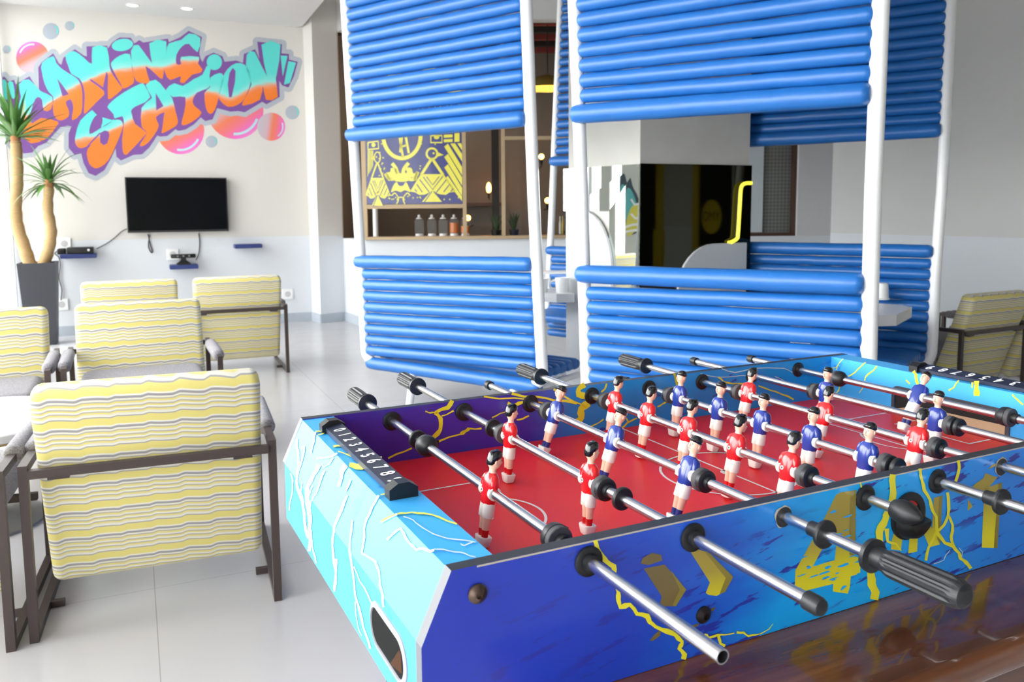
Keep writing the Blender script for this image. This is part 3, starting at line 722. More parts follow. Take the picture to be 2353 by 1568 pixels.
E_ = lambda cx, cy, rx, ry, a=0, n=18: [(cx + rx * cos(t) * cos(a) - ry * sin(t) * sin(a), cy + rx * cos(t) * sin(a) + ry * sin(t) * cos(a)) for t in [2 * PI * k / n for k in range(n)]]
flat('letter_dot', [E_(871, 320, 76, 43, -.15)], .0036, M_G1, MUR); flat('letter_dot', [E_(1525, 442, 54, 56)], .0036, M_G2, MUR)
M_TEAL = pm('turquoise_spray_paint', '#5fdfd8', .6)
for q in ([(-40, 600), (35, 565), (60, 680), (45, 710), (-10, 650)], [(55, 592), (92, 586), (106, 690), (84, 695)]): flat('quotation_mark', [q], .0036, M_TEAL, MUR)
for q in ([(1996, 395), (2045, 398), (2012, 545)], [(2052, 435), (2106, 445), (2062, 592), (2020, 602)]): flat('quotation_mark', [q], .0036, M_TEAL, MUR, sm=0)
for cpt in (ZA([(198, 428), (255, 500), (303, 572), (248, 590)]), ZA([(640, 368), (655, 400), (652, 520), (655, 618), (612, 640), (622, 570), (612, 500)]), ZA([(496, 434), (512, 440), (620, 515), (622, 545), (560, 495), (496, 452)]), ZB([(775, 165), (812, 222), (842, 276), (780, 312)]), [(1655, 482), (1676, 505), (1672, 580), (1648, 692), (1630, 692), (1620, 600), (1632, 520)], ZB([(297, 530), (300, 590), (330, 612), (360, 595), (378, 530), (372, 495), (340, 485), (302, 503)]), ZB([(190, 612), (196, 622), (300, 515), (296, 500)])): flat('letter_counter', [cpt], .0046, M_PUR, MUR, sm=1)
def bubble(cx, cy, r, kind, ang, off=.0006, arc=True):
    t = NT('bubble_paint_%d_%d' % (cx, cy)); o = t.obj(); mpn = t.t.nodes.new('ShaderNodeMapping'); mpn.vector_type = 'TEXTURE'
    c = mp3(off)(cx, cy) - MO; e = mp3(off)(cx + r, cy) - MO - c; R = e.length
    vm = t.t.nodes.new('ShaderNodeVectorMath'); vm.operation = 'SUBTRACT'; t.l(o, vm.inputs[0])
    dr = (mp3(off)(cx + r * cos(ang), cy + r * sin(ang)) - MO - c)
    vm.inputs[1].default_value = c; dt = t.t.nodes.new('ShaderNodeVectorMath'); dt.operation = 'DOT_PRODUCT'; t.l(vm.outputs[0], dt.inputs[0]); dt.inputs[1].default_value = dr.normalized() / R
    v = t.math('MULTIPLY_ADD', dt.outputs['Value'], .5, .5)
    if kind == 'pink': c_ = t.ramp(v, [(0, '#c3c3cb'), (.35, '#d2b4c0'), (.55, '#f0805a'), (.72, '#f07888'), (.88, '#ee72c8'), (1, '#f08ad0')])
    else: c_ = t.ramp(v, [(0, '#b4bbc6'), (1, '#a8b4c0')])
    t.bsdf(c_, .6)
    flat('bubble', [E_(cx, cy, r, r, 0, 32)], off, t.m, MUR, sm=0)
    if arc:
        a0 = -.9 if kind == 'grey' else ang - .55
        mb = MB(); q = [(cx + r * .82 * cos(a0 + 1.3 * k / 8), cy + r * .82 * sin(a0 + 1.3 * k / 8)) for k in range(9)]
        stroke(mb, q, [r * (.16 if kind == 'grey' else .09)] * 9, mp3(off + .0008), 0, 0)
        mb.build('bubble_highlight', M_TEAL if kind == 'grey' else pm('pale_blue_spray_paint', '#bfe3ea', .6), MUR, MO)
for b in ((362, 222, 59, 'grey', 0), (495, 184, 34, 'grey', 0), (48, 352, 29, 'grey', 0), (2080, 800, 50, 'grey', 0), (1505, 1008, 43, 'grey', 0)): bubble(*b)
bubble(232, 412, 118, 'pink', -2.2); bubble(1285, 930, 168, 'pink', 1.0); bubble(1675, 790, 200, 'pink', .9); bubble(1930, 902, 100, 'pink', .2, .0008)

# television
def wthing(name, label, cat, px, py, off=0., group=None):
    s, z = wsz(px, py, off); return thing(name, label, cat, wp3(s, z, off), WALL_A, group)
a, b, c, d = wsz(287, 409, .08), wsz(521, 407, .08), wsz(525, 530, .08), wsz(293, 537, .08)
tw, th = (b[0] - a[0] + c[0] - d[0]) / 2, (a[1] - d[1] + b[1] - c[1]) / 2
TV = thing('television', 'black flat television hung on the wall below the mural', 'television', wp3((a[0] + b[0] + c[0] + d[0]) / 4, (d[1] + c[1]) / 2, .045), WALL_A)
mb = MB(); mb.bbox((-tw / 2, -.035, 0), (tw / 2, .012, th)); mb.build('casing', pm('tv_bezel', '#3c3a3c', .35, .4), TV)
mb = MB(); mb.bbox((-tw / 2 + .012, -.038, .022), (tw / 2 - .012, -.0355, th - .012)); mb.build('screen', pm('dark_screen_glass', '#08090c', .25, spec=.12), TV)
mb = MB(); mb.bbox((-.2, .012, th * .3), (.2, .044, th * .75)); mb.build('wall_mount', M_BLACK, TV)
M_NAVY = pm('navy_shelf_laminate', '#2d3c78', .45)
def shelf(x0, x1, y, label):
    s0, z = wsz(x0, y, .2); s1, _ = wsz(x1, y, .2); w = s1 - s0
    t = thing('wall_shelf', label, 'shelf', wp3((s0 + s1) / 2, z, 0), WALL_A, 'small navy wall shelves')
    mb = MB(); mb.rbox((0, -.1, -.02), (w, .2, .045), .004, 1); mb.build('board', M_NAVY, t); return t, w, z
S1, w1, z1 = shelf(137, 221, 586, 'navy wall shelf carrying the black game console beside the palm')
S2_, w2, z2 = shelf(390, 456, 611, 'navy wall shelf under the television carrying a sensor bar')
shelf(540, 603, 563, 'empty navy wall shelf right of the television')
t = thing('game_console', 'black game console lying on the navy shelf beside the palm', 'console', S1.matrix_basis @ Vector((0, 0, 0)), WALL_A)
t.location = S1.location + Matrix.Rotation(WALL_A, 3, 'Z') @ Vector((.0, -.1, .0026))
mb = MB(); mb.rbox((w1 * .06, 0, .035), (w1 * .74, .17, .07), .01, 2); mb.build('case', M_BLACK, t)
mb = MB(); mb.rbox((-w1 * .46, 0, .03), (w1 * .22, .13, .06), .008, 2); mb.build('power_brick', M_BLACK, t)
mb = MB(); mb.lathe([(-.002, .013), (.0, .012)], (.1, -.086, .04), 'Y', 16); mb.build('power_button', M_WHITE, t)
t = thing('sensor_bar', 'black motion sensor bar on a foot on the middle navy shelf', 'sensor', S2_.location + Matrix.Rotation(WALL_A, 3, 'Z') @ Vector((0, -.1, .0026)), WALL_A)
mb = MB(); mb.rbox((0, 0, .095), (w2 * .88, .06, .045), .01, 2); mb.build('bar', M_BLACK, t)
mb = MB(); mb.loft([[Vector((x * s_, y * s_, z)) for x, y in ((-1, -1), (1, -1), (1, 1), (-1, 1))] for z, s_ in ((0, .075), (.015, .07), (.045, .03), (.08, .025))], smooth=False); mb.build('foot', M_BLACK, t)
for k in range(3):
    mb = MB(); mb.lathe([(-.033, .009), (-.03, .01)], (-.06 + k * .06, 0, .095), 'Y', 12); mb.build('lens', M_GREY, t)
def outlet(px, py, label):
    t = wthing('wall_socket', label, 'socket', px, py, 0, 'white wall sockets')
    mb = MB(); mb.rbox((0, -.006, 0), (.125, .012, .125), .004, 1); mb.build('plate', M_WHITE, t)
    mb = MB(); mb.lathe([(-.0125, .034), (-.0128, .028), (-.0126, .001)], (0, 0, 0), 'Y', 18, cap=False); mb.build('socket_cup', pm('socket_grey', '#c6c6c8', .5), t)
outlet(148, 560, 'white wall socket above the game console'); outlet(397, 585, 'white wall socket behind the sensor bar')
outlet(661, 676, 'white wall socket low on the wall right of the yellow chairs'); outlet(142, 700, 'white wall socket low on the wall beside the plant pot')
def cable(name, pts, label, r=.006):
    q = smoothed([wl(x, y, .012) for x, y in pts], 5, False); mb = MB(); mb.tube(q, r, 6); tag(mb.build(name, pm('grey_cable', '#4a4a50', .5), origin=q[0]), label, 'cable', None)
cable('cable', [(222, 572), (245, 560), (262, 548), (280, 532), (292, 526)], 'grey cable from the game console up to the television')
cable('cable', [(340, 538), (345, 560), (350, 578), (347, 580), (341, 566), (344, 540)], 'looped cable hanging under the left half of the television')
cable('cable', [(457, 536), (459, 560), (456, 585), (450, 598)], 'thin cable hanging from the television to the sensor bar')
cable('cable', [(133, 576), (126, 583), (135, 592), (138, 610), (136, 640), (142, 665), (140, 690)], 'cable running down from the console to the low socket')

# potted palm
p = onY(94, 700, 8.25); PX, PYY = p.x, p.y
PALM = thing('potted_palm', 'tall two stemmed yucca palm in a tapered black planter by the window', 'plant', (PX, PYY, 0), WALL_A)
PI_ = PALM.matrix_basis.copy(); PALM_R = Matrix.Rotation(-WALL_A, 3, 'Z')
def pl(px, py, dy=0.): return PALM_R @ (onY(px, py, 8.25 + dy) - Vector((PX, PYY, 0)))
ztop = onY(94, 603, 8.25).z
mb = MB(); mb.loft([[Vector((x * s, y * s, z)) for x, y in ((-1, -1), (1, -1), (1, 1), (-1, 1))] for z, s in ((0, .125), (ztop, .168), (ztop, .15), (ztop - .05, .148))], smooth=False); mb.build('planter', pm('charcoal_planter', '#2f3138', .5), PALM)
mb = MB(); mb.box((0, 0, ztop - .05), (.28, .28, .02)); mb.build('soil', pm('dark_soil', '#4a3d30', .9), PALM)
t = NT('ringed_palm_bark'); o = t.obj(); z = t.sep(o)[2]; t.bsdf(t.mix(t.noise(o, 30, 3, (1, 1, 4)), '#8f744e', '#b39468'), .85, bump=t.math('PINGPONG', z, .012), bump_s=.5); M_BARK = t.m
t = NT('palm_leaf'); o = t.obj(); t.bsdf(t.mix(t.noise(o, 6, 2), '#2f5a26', '#5b8a3a'), .45); M_LEAF = t.m
def trunk(pts, r0, r1, dy):
    q = smoothed([pl(x, y, dy) for x, y in pts], 5, False); n = len(q); mb = MB()
    mb.tube(q, [r0 + (r1 - r0) * i / (n - 1) + .004 * sin(i * 2.1) for i in range(n)], 12); mb.build('trunk', M_BARK, PALM); return q[-1]
h1 = trunk([(70, 612), (58, 575), (40, 520), (36, 470), (40, 410), (38, 345), (36, 325)], .062, .048, 0)
h2 = trunk([(98, 612), (112, 575), (118, 530), (110, 480), (113, 430)], .055, .045, .02)
M_BROWN = pm('brown_leaf_base', '#9a6a42', .8)
def crown(name, c, leaves):
    mb = MB(); mb.ball(c, (.045, .045, .075), 10, 6, 1)
    for az, el, L, w, droop in leaves:
        if sin(az) > .2: L *= .66
        d = Vector((cos(az) * cos(el), sin(az) * cos(el), sin(el))); sd = Vector((-sin(az), cos(az), 0)); pts = []; q = Vector(c) + d * .02; n = 7
        for i in range(n + 1):
            t_ = i / n; pts.append(q.copy()); q = q + d * (L / n); d = (d - Vector((0, 0, droop / n))).normalized()
        ws = [w * (.35 + 1.3 * t_ if t_ < .35 else .85 * (1 - ((t_ - .35) / .65) ** 1.6)) for t_ in [i / n for i in range(n + 1)]]
        vs = []; 
        for p_, w_ in zip(pts, ws): vs += [p_ + sd * w_, p_ - Vector((0, 0, w_ * .35)), p_ - sd * w_]
        mb.add(vs, [f for i in range(n) for f in ((3 * i, 3 * i + 1, 3 * i + 4, 3 * i + 3), (3 * i + 1, 3 * i + 2, 3 * i + 5, 3 * i + 4))], 0, True)
    mb.build(name, [M_LEAF, M_BROWN], PALM)
lv = []
for k in range(64):
    lv.append((2.399 * k, random.uniform(.1, 1.45), random.uniform(.38, .66), random.uniform(.024, .036), random.uniform(.2, 1.0)))
for az, el in ((.1, .55), (-.5, .35), (.6, .2), (PI, .8), (2.6, .5)): lv.append((az, el, .52, .022, .8))
crown('foliage', h1 + Vector((0, 0, .03)), lv)
lv = []
for k in range(46):
    lv.append((2.399 * k, random.uniform(-.25, 1.4), random.uniform(.28, .52), random.uniform(.018, .028), random.uniform(.5, 1.6)))
crown('foliage', h2 + Vector((0, 0, .03)), lv)
# ------------------------------------------------------------------ lounge chairs
def fabric():
    t = NT('wavy_striped_fabric'); o = t.obj(); x, y, z = t.sep(o)
    s = t.math('FRACT', t.math('DIVIDE', x, .092))
    step = t.math('MULTIPLY', t.math('SUBTRACT', s, t.smooth(s, .70, 1.0)), .008)
    big = t.math('MULTIPLY', t.math('SINE', t.math('MULTIPLY', x, 55)), .0012)
    v = t.math('ADD', t.math('ADD', z, step), big)
    f = t.math('FRACT', t.math('DIVIDE', v, .098))
    GR2 = '#a7a29f'; CRM, YL, WH, GR, TN = '#dcd6bf', '#e2d37c', '#e6e3d8', '#918d96', '#b9b1a0'
    c = t.ramp(f, [(0, YL), (.085, YL), (.09, GR2), (.125, GR2), (.135, WH), (.22, CRM), (.23, YL), (.275, YL), (.28, TN), (.32, TN), (.33, WH), (.375, WH), (.38, YL), (.425, YL), (.43, TN), (.475, TN), (.485, WH), (.54, CRM), (.55, YL), (.60, YL), (.605, TN), (.645, TN), (.655, WH), (.705, CRM), (.715, GR), (.785, GR2), (.795, WH), (.83, WH), (.85, YL)], 'LINEAR')
    w = t.noise(o, 500, 1)
    t.bsdf(t.mix(t.math('MULTIPLY', w, .12), c, '#8a8676'), .85, bump=w, bump_s=.25, bump_d=.001, sheen=.2, spec=.2)
    return t.m
M_FAB = fabric()
t = NT('grey_tweed'); o = t.obj(); w = t.noise(o, 160, 3, None, .8)
t.bsdf(t.ramp(w, [(.3, '#625f66'), (.5, '#89858a'), (.72, '#aba8ab')]), .9, bump=w, bump_s=.4, bump_d=.002, sheen=.2, spec=.2); M_TWD = t.m
M_STEEL = pm('dark_brown_square_tube', '#4a3f3c', .42, .35)
def make_chair(label):
    t = thing('lounge_chair', label, 'chair', (0, 0, 0), 0, 'striped lounge chairs')
    X, HT, D, q = .364, .535, .70, .026
    tilt = math.atan2(.225, .66); rot = Matrix.Rotation(tilt, 3, 'X')
    mb = MB(); mb.rbox((0, .103, .457), (.665, .105, .715), .032, 4, rot=rot)
    for v in mb.v:  # slightly crowned top edge and stuffed faces
        loc = rot.transposed() @ (v - Vector((0, .103, .457))); v += rot @ Vector((0, 0, .0)) + Vector((0, 0, .012 * (1 - (loc.x / .32) ** 2) * (1 if loc.z > .2 else 0)))
    mb.build('back_cushion', M_FAB, t)
    mb = MB(); mb.rbox((0, .44, .385), (.62, .56, .14), .05, 4); mb.build('seat_cushion', M_TWD, t)
    for s in (-1, 1):
        x = X * s
        mb = MB(); mb.box((x, 0, HT / 2), (q, q, HT)); mb.build('leg', M_STEEL, t)
        mb = MB(); mb.box((x, D, HT / 2), (q, q, HT)); mb.build('leg', M_STEEL, t)
        mb = MB(); mb.bbox((x - q / 2, -q / 2, HT), (x + q / 2, D + q / 2, HT + q)); mb.build('arm_rail', M_STEEL, t)
        mb = MB(); mb.bbox((x - q / 2, q / 2, 0), (x + q / 2, D - q / 2, q)); mb.build('floor_rail', M_STEEL, t)
        mb = MB(); mb.rbox((x, .41, HT + q / 2 + .006), (.062, .46, .058), .026, 3); mb.build('armrest_pad', M_TWD, t)
    mb = MB(); mb.bbox((-X + q / 2, -q / 2 - .012, HT - .014), (X - q / 2, q / 2 - .012, HT + .012)); 
    for s in (-1, 1): mb.bbox((s * .27 - .03, -.01, HT - .026), (s * .27 + .03, .03, HT - .014))
    mb.build('cross_bar', M_STEEL, t)
    for s in (-1, 1):
        mb = MB(); mb.bbox((s * (X - q / 2), .22, .004), (s * (X - .055), .242, .024)); mb.build('brace', M_STEEL, t)
    mb = MB(); mb.bbox((-X + q / 2, .60, .27), (X - q / 2, .626, .296))
    mb.build('seat_rail', M_STEEL, t)
    return t
ch = make_chair('striped lounge chair nearest the camera, seen from behind beside the football table')
A1 = math.radians(21.3)
def put(cx, cy, ang, label): return dup(ch, (cx, cy, 0), math.radians(ang), label)
put(-1.862 - .008, 2.262, 20.5, 'striped lounge chair cut by the left picture edge, one arm in front')
put(-2.172, 6.525, 24, 'striped lounge chair seen from behind, nearest the corner column')
put(-2.880, 6.210, 24, 'striped lounge chair whose top shows behind the middle chair')
put(-2.170, 4.780, 205.3, 'striped lounge chair facing the camera with grey seat and both arms visible')
put(-2.885, 4.430, 205.3, 'striped lounge chair facing the camera at the left picture edge, in front of the planter')
RX = Vector((2.86, 5.24, 0)); ra = 27.0; rd = Vector((cos(math.radians(ra)), sin(math.radians(ra)), 0))
for k, lb in enumerate(('striped lounge chair at the right, left one, beside the booth post', 'striped lounge chair cut by the right picture edge')):
    c = RX + rd * (.365 + k * .74); put(c.x, c.y, ra, lb).scale = (.93, .93, .93)
ch.location = (-1.1475, 2.5715, 0); ch.rotation_euler = (0, 0, A1)
# low table between the chairs
t = thing('coffee_table', 'round white low table between the chairs at the left edge', 'table', (-2.30, 3.42, 0))
mb = MB(); mb.lathe([(.425, .40), (.425, .415), (.43, .42), (.455, .42), (.46, .415)], n=48); mb.build('tabletop', M_WHITE, t)
mb = MB(); mb.lathe([(.405, .38), (.425, .405), (.4251, .40)], n=40); mb.build('edge_band', pm('oak_edge', '#b89c6a', .5), t)
mb = MB(); mb.lathe([(.02, .03), (.405, .03)], n=16); mb.build('stem', pm('grey_metal', '#8d9094', .3, .7), t)
mb = MB(); mb.lathe([(0, .27), (.012, .27), (.03, .2), (.05, .04)], n=36); mb.build('base', pm('grey_metal', '#8d9094', .3, .7), t)

# ------------------------------------------------------------------ tube booths
t = NT('blue_vinyl'); o = t.obj(); nz = t.noise(o, 9, 3, (1, 1, 3))
t.bsdf(t.mix(nz, '#1a5fa8', '#206cba'), .38, spec=.5, bump=nz, bump_s=.12, bump_d=.01, coat=.12, coat_r=.3); M_VIN = t.m
BOOTH_A = math.radians(-36); BB = Vector((cos(BOOTH_A), sin(BOOTH_A), 0)); BN = Vector((-BB.y, BB.x, 0))  # BN: away from the camera
ZT = 3.35
class Panel:
    """one side of a booth: two white posts joined below, rows of blue tubes between them"""
    def __init__(s, root, P, lean, pl_, pr_, zb, r=.035, plane_up=None):
        s.root = root; s.O = Vector(root.location); s.P = Vector(P); s.r = r; s.lean = lean
        up = (Vector((0, 0, 1)) + BN * lean).normalized(); s.n = BB.cross(up).normalized(); s.up = up
        def conv(l):
            out = []
            for q in l:
                if len(q) == 2 and q[1] > -50: p = onplane(q[0], q[1], s.P, s.n); out.append(((p - s.P).dot(BB), p.z))
            return sorted(out, key=lambda e: -e[1])
        s.L = conv(pl_) if pl_ and not isinstance(pl_[0][0], str) else None
        s.R = conv(pr_) if pr_ else None
        s.zb = zb
    def at(s, x, z): return s.P + BB * x + s.up * (z / s.up.z)
    @staticmethod
    def interp(l, z):
        if z >= l[0][1]:
            (x0, z0), (x1, z1) = l[0], l[-1]; return x0 + (z - z0) * (x0 - x1) / (z0 - z1)
        for (x0, z0), (x1, z1) in zip(l, l[1:]):
            if z1 <= z <= z0: return x0 + (x1 - x0) * (z - z0) / (z1 - z0)
        (x0, z0), (x1, z1) = l[-2], l[-1]; return x1 + (z - z1) * (x0 - x1) / (z0 - z1)
    def xl(s, z): return s.interp(s.L, z)
    def xr(s, z): return s.interp(s.R, z)
    def frame(s):
        rr = .10
        for f, sg in ((s.xl, 1), (s.xr, -1)):
            pts = [(f(ZT), ZT)] + [(f(z), z) for z in (2.4, 1.9, 1.4, .9, .6, s.zb + rr)]
            x0 = f(s.zb + rr); pts += [(x0 + sg * rr * (1 - cos(a)), s.zb + rr * (1 - sin(a))) for a in (PI / 8, PI / 4, 3 * PI / 8, PI / 2)]
            mb = MB(); mb.tube([s.at(*p) for p in pts], s.r, 16); mb.build('post', M_WHITE, s.root, s.O)
        mb = MB(); mb.tube([s.at(s.xl(s.zb + rr) + rr, s.zb), s.at(s.xr(s.zb + rr) - rr, s.zb)], s.r, 16); mb.build('bottom_rail', M_WHITE, s.root, s.O)
        mb = MB(); mb.tube([s.at(s.xl(ZT) - .01, ZT), s.at(s.xr(ZT) + .01, ZT)], s.r, 16); mb.build('top_rail', M_WHITE, s.root, s.O)
        w = s.xr(s.zb) - s.xl(s.zb)
        for x in (s.xl(s.zb) + w * .3, s.xl(s.zb) + w * .86):
            a = s.at(x, s.zb); mb = MB(); mb.tube([a, Vector((a.x, a.y, 0)) - BN * .05], .026, 12)
            mb.build('foot_post', M_WHITE, s.root, s.O)
    def tube(s, zl, zr, r, wrap=False, over=0.):
        x0, x1 = s.xl(zl), s.xr(zr); e = s.r * .55; e0 = s.r * (.55 if not wrap else -.75)
        a, b = s.at(x0 + e0, zl), s.at(x1 - e, zr); d = (b - a); L = d.length; d.normalize()
        off = s.n * (-(.022 if wrap else 0.)) * (1 if s.n.dot(Vector((0, -1, 0))) < 0 else -1)
        n = 14; pts, rs = [], []
        for k in range(n + 1):
            t_ = k / n; pts.append(a + d * L * t_ + off + Vector((0, 0, random.uniform(-.0012, .0012)))); rs.append(r * random.uniform(.985, 1.015))
        pts = [a + off, a + d * .012 + off, a + d * .03 + off] + pts[1:-1] + [b - d * .03 + off, b - d * .012 + off, b + off]
        rs = [r * .62, r * .88, r * .98] + rs[1:-1] + [r * .98, r * .88, r * .62]
        mb = MB(); mb.tube(pts, rs, 16); return mb.build('padded_tube' if not wrap else 'padded_rail', M_VIN, s.root, s.O)
    def seat(s, z, d0, d1, sgn):
        """a slatted bench seat reaching d1 from the panel; sgn +1 away from the camera"""
        w0, w1 = s.xl(z) + .05, s.xr(z) - .05; nb = 6
        for k in range(nb):
            o_ = BN * sgn * (d0 + (d1 - d0) * (k + .5) / nb); r = (d1 - d0) / nb * .49
            q = s.at(0, z); q = Vector((q.x, q.y, z - r)) + o_
            mb = MB(); mb.tube([q + BB * w0, q + BB * (w0 + .02), q + BB * (w1 - .02), q + BB * w1], [r * .7, r, r, r * .7], 14); mb.build('seat_tube', M_VIN, s.root, s.O)
        for x in (w0 + .02, w1 - .02):
            q = s.at(x, z); q.z = z - .115
            mb = MB(); mb.tube([q + BN * sgn * -.0, q + BN * sgn * d1], .02, 10); mb.build('seat_rail', M_WHITE, s.root, s.O)
def zpx(pan, px, py):
    p = onplane(px, py, pan.P, pan.n); return p.z
def rows(pan, xl, yl, dl, xr, yr, dr, n, r):
    """n tubes above each other, first centre at (xl, yl)-(xr, yr) in the photo, steps dl and dr"""
    zl0, zl1 = zpx(pan, xl, yl), zpx(pan, xl, yl + dl); zr0, zr1 = zpx(pan, xr, yr), zpx(pan, xr, yr + dr)
    out = []
    for k in range(n):
        zl, zr = zl0 + (zl1 - zl0) * k, zr0 + (zr1 - zr0) * k
        if max(zl, zr) > ZT - .06: break
        pan.tube(zl, zr, r)
    return zl0
NA_P = Vector((-1.003, 5.70, 0)); NB_P = Vector((.396, 4.45, 0)); FA_P = Vector((.375, 7.50, 0)); FB_R = Vector((2.72, 5.05, 0)); FB_P = FB_R - BB * 1.40
# the left booth
BA_ = thing('tube_booth', 'left booth of white bent tubes with blue padded bars below the bar opening', 'booth', (-.1, 6.2, 0), 0, 'white booths with blue padded tubes')
na = Panel(BA_, NA_P, -.05, [(794, 0), (801, 125), (811, 300), (823, 500), (830, 600), (838, 760)], [(1209, 0), (1228, 500), (1246, 850)], .262)
na.frame()
na.tube(zpx(na, 835, 601), zpx(na, 1232, 607), .043, True)
rows(na, 836, 629, 25.3, 1238, 641, 28.8, 8, .0362); na.tube(na.zb, na.zb, .044)
na.tube(zpx(na, 818, 310), zpx(na, 1218, 272), .047, True)
rows(na, 815, 281, -27.0, 1214, 237, -32.2, 24, .0372)
na.seat(.36, .06, .52, 1)
fa = Panel(BA_, FA_P, .09, [(1289, 0), (1276, 300), (1266, 545), (1259, 700)], None, .30, .032); fa.R = [(x + 1.15, z) for x, z in fa.L]
fa.frame(); fa.tube(fa.zb, fa.zb, .04)
fa.tube(zpx(fa, 1272, 576), zpx(fa, 1272, 576), .042, True)
rows(fa, 1272, 596, 18.7, 1272, 596, 18.7, 10, .0345)
fa.tube(zpx(fa, 1284, 371), zpx(fa, 1284, 371), .045, True)
rows(fa, 1284, 347, -20.3, 1284, 347, -20.3, 24, .0355)
fa.seat(.42, .06, .50, -1)
# the right booth
BB_ = thing('tube_booth', 'right booth of white bent tubes with blue padded bars behind the football table', 'booth', (1.5, 4.8, 0), 0, 'white booths with blue padded tubes')
nb = Panel(BB_, NB_P, -.05, [(1320, 0), (1336, 400), (1341, 612), (1349, 866)], [(2025, 0), (2009, 350), (2001, 612), (1996, 823)], .27)
nb.frame()
nb.tube(zpx(nb, 1345, 629), zpx(nb, 1985, 651), .049, True)
rows(nb, 1352, 673.5, 32.0, 1982, 699, 40.2, 9, .0372); nb.tube(nb.zb, nb.zb, .044)
nb.tube(zpx(nb, 1338, 262), zpx(nb, 2000, 216), .050, True)
rows(nb, 1338, 221, -34.6, 2000, 169, -44.6, 24, .0378)
nb.seat(.36, .06, .52, 1)
fb = Panel(BB_, FB_P, .05, None, [(2186, 0), (2167, 400), (2151, 600), (2144, 753), (2140, 815)], .30, .033); fb.L = [(x - 1.40, z) for x, z in fb.R]
fb.frame(); fb.tube(fb.zb, fb.zb, .04)
fb.tube(zpx(fb, 2140, 578), zpx(fb, 2140, 578), .042, True)
rows(fb, 2140, 607, 24.6, 2140, 607, 24.6, 10, .0335)
fb.tube(zpx(fb, 2165, 300), zpx(fb, 2165, 300), .045, True)
rows(fb, 2165, 272, -25.6, 2165, 272, -25.6, 24, .0345)
fb.seat(.42, .06, .50, -1)
# tie bars joining the two sides overhead
for root, p, q in ((BA_, na, fa), (BB_, nb, fb)):
    for f in ('xl', 'xr'):
        mb = MB(); mb.tube([p.at(getattr(p, f)(ZT), ZT), q.at(getattr(q, f)(ZT), ZT)], .03, 12); mb.build('tie_bar', M_WHITE, root, root.location)
# booth tables
def booth_table(cr, half, L, z, label, cut=.0):
    """cr: middle of the right end"""
    t = thing('booth_table', label, 'table', cr, BOOTH_A, 'white tables inside the booths')
    mb = MB(); c = .09; pts = [(0, -half + c), (-c, -half), (-L, -half), (-L, half), (-c - cut, half), (-cut, half - c)]
    mb.prism([Vector((x, y, z - .06)) for x, y in pts], (0, 0, .06)); mb.build('tabletop', M_OFFW, t)
    mb = MB(); mb.bbox((-L * .62, -.05, .03), (-L * .5, .05, z - .06)); mb.build('pedestal', M_WHITE, t)
    mb = MB(); mb.bbox((-L * .75, -.25, 0), (-L * .37, .25, .03)); mb.build('base', M_WHITE, t)
    return t
TZ = .73
pB = onz(2064, 722, TZ); ctr = pB + BN * .17 - BB * .0
booth_table(Vector((ctr.x, ctr.y, 0)), .30, 1.0, TZ, 'white table inside the right booth, its chamfered end beside the post')
pA = onz(1320, 677, TZ); ctr = pA + BN * .26 - BB * .03
booth_table(Vector((ctr.x, ctr.y, 0)), .30, 1.05, TZ, 'white table inside the left booth carrying the white mug', .75)
def cyl_thing(name, label, cat, px, py, z, prof, mat, grp=None):
    p = onz(px, py, z); mb = MB(); mb.lathe(prof, p, n=20); return tag(mb.build(name, mat, origin=p), label, cat, grp)
p = onz(1292, 672, TZ)
t = thing('mug', 'white mug with a handle on the left booth table', 'mug', p)
mb = MB(); mb.lathe([(0, .045), (.1, .052), (.105, .05), (.1, .044), (.012, .038)], n=20); mb.build('cup', M_WHITE, t)
mb = MB(); mb.tube([(-.05, 0, .085), (-.085, 0, .075), (-.09, 0, .05), (-.075, 0, .03), (-.046, 0, .025)], .007, 8); mb.build('handle', M_WHITE, t)
cyl_thing('cup', 'white cup half hidden by the leaning post on the left booth table', 'cup', 1246, 672, TZ, [(0, .035), (.1, .045), (.1, .04), (.01, .03)], M_WHITE)
cyl_thing('napkin_holder', 'small white holder on the right booth table behind the post', 'holder', 2026, 688, TZ, [(0, .05), (.008, .05), (.012, .042), (.10, .036), (.105, .03)], M_WHITE)
a = onY(1243, 621, 6.35); b = onY(1312, 621, 6.35)
mb = MB(); mb.bbox((a.x, 6.2, a.z - .02), (b.x + .03, 6.34, a.z)); tag(mb.build('wall_shelf', M_WHITE, origin=(b.x, 6.3, a.z)), 'thin white shelf against the pillar above the mug', 'shelf')
# ------------------------------------------------------------------ football table
FO = Vector((-.0682, .8599, .9344)); FA = .461; FW, FL, FH = .75, 1.425, .1844
FU = Vector((cos(FA), sin(FA), 0)); FV = Vector((-sin(FA), cos(FA), 0)); TH = .018; EW = .059; EC, EK = .036, .079
FLD = -.108
FT = thing('football_table', 'blue football table with lightning print and red pitch standing on the wooden table', 'game table', FO - Vector((0, 0, FH)), FA)
def loc(p): q = p - FO; return Vector((q.dot(FU), q.dot(FV), q.z + FH))
def near_(px, py, o=.0006): return loc(onplane(px, py, FO - FV * o, FV))
def far_(px, py, o=.0006): return loc(onplane(px, py, FO + FV * (FW - TH - o), FV))
def top_(px, py, o=.0005): return loc(onz(px, py, FO.z + o))
def endi_(px, py, o=.0006): return loc(onplane(px, py, FO + FU * (FL - EW - o), FU))
SLN = Vector((-EK, 0, EC)).normalized(); SLW = FU * SLN.x + Vector((0, 0, SLN.z))
def ends_(px, py, o=.0008):
    p = loc(onplane(px, py, FO + SLW * o, SLW))
    if p.z < FH - EK: p = loc(onplane(px, py, FO - FU * (EC + o), FU))
    return p
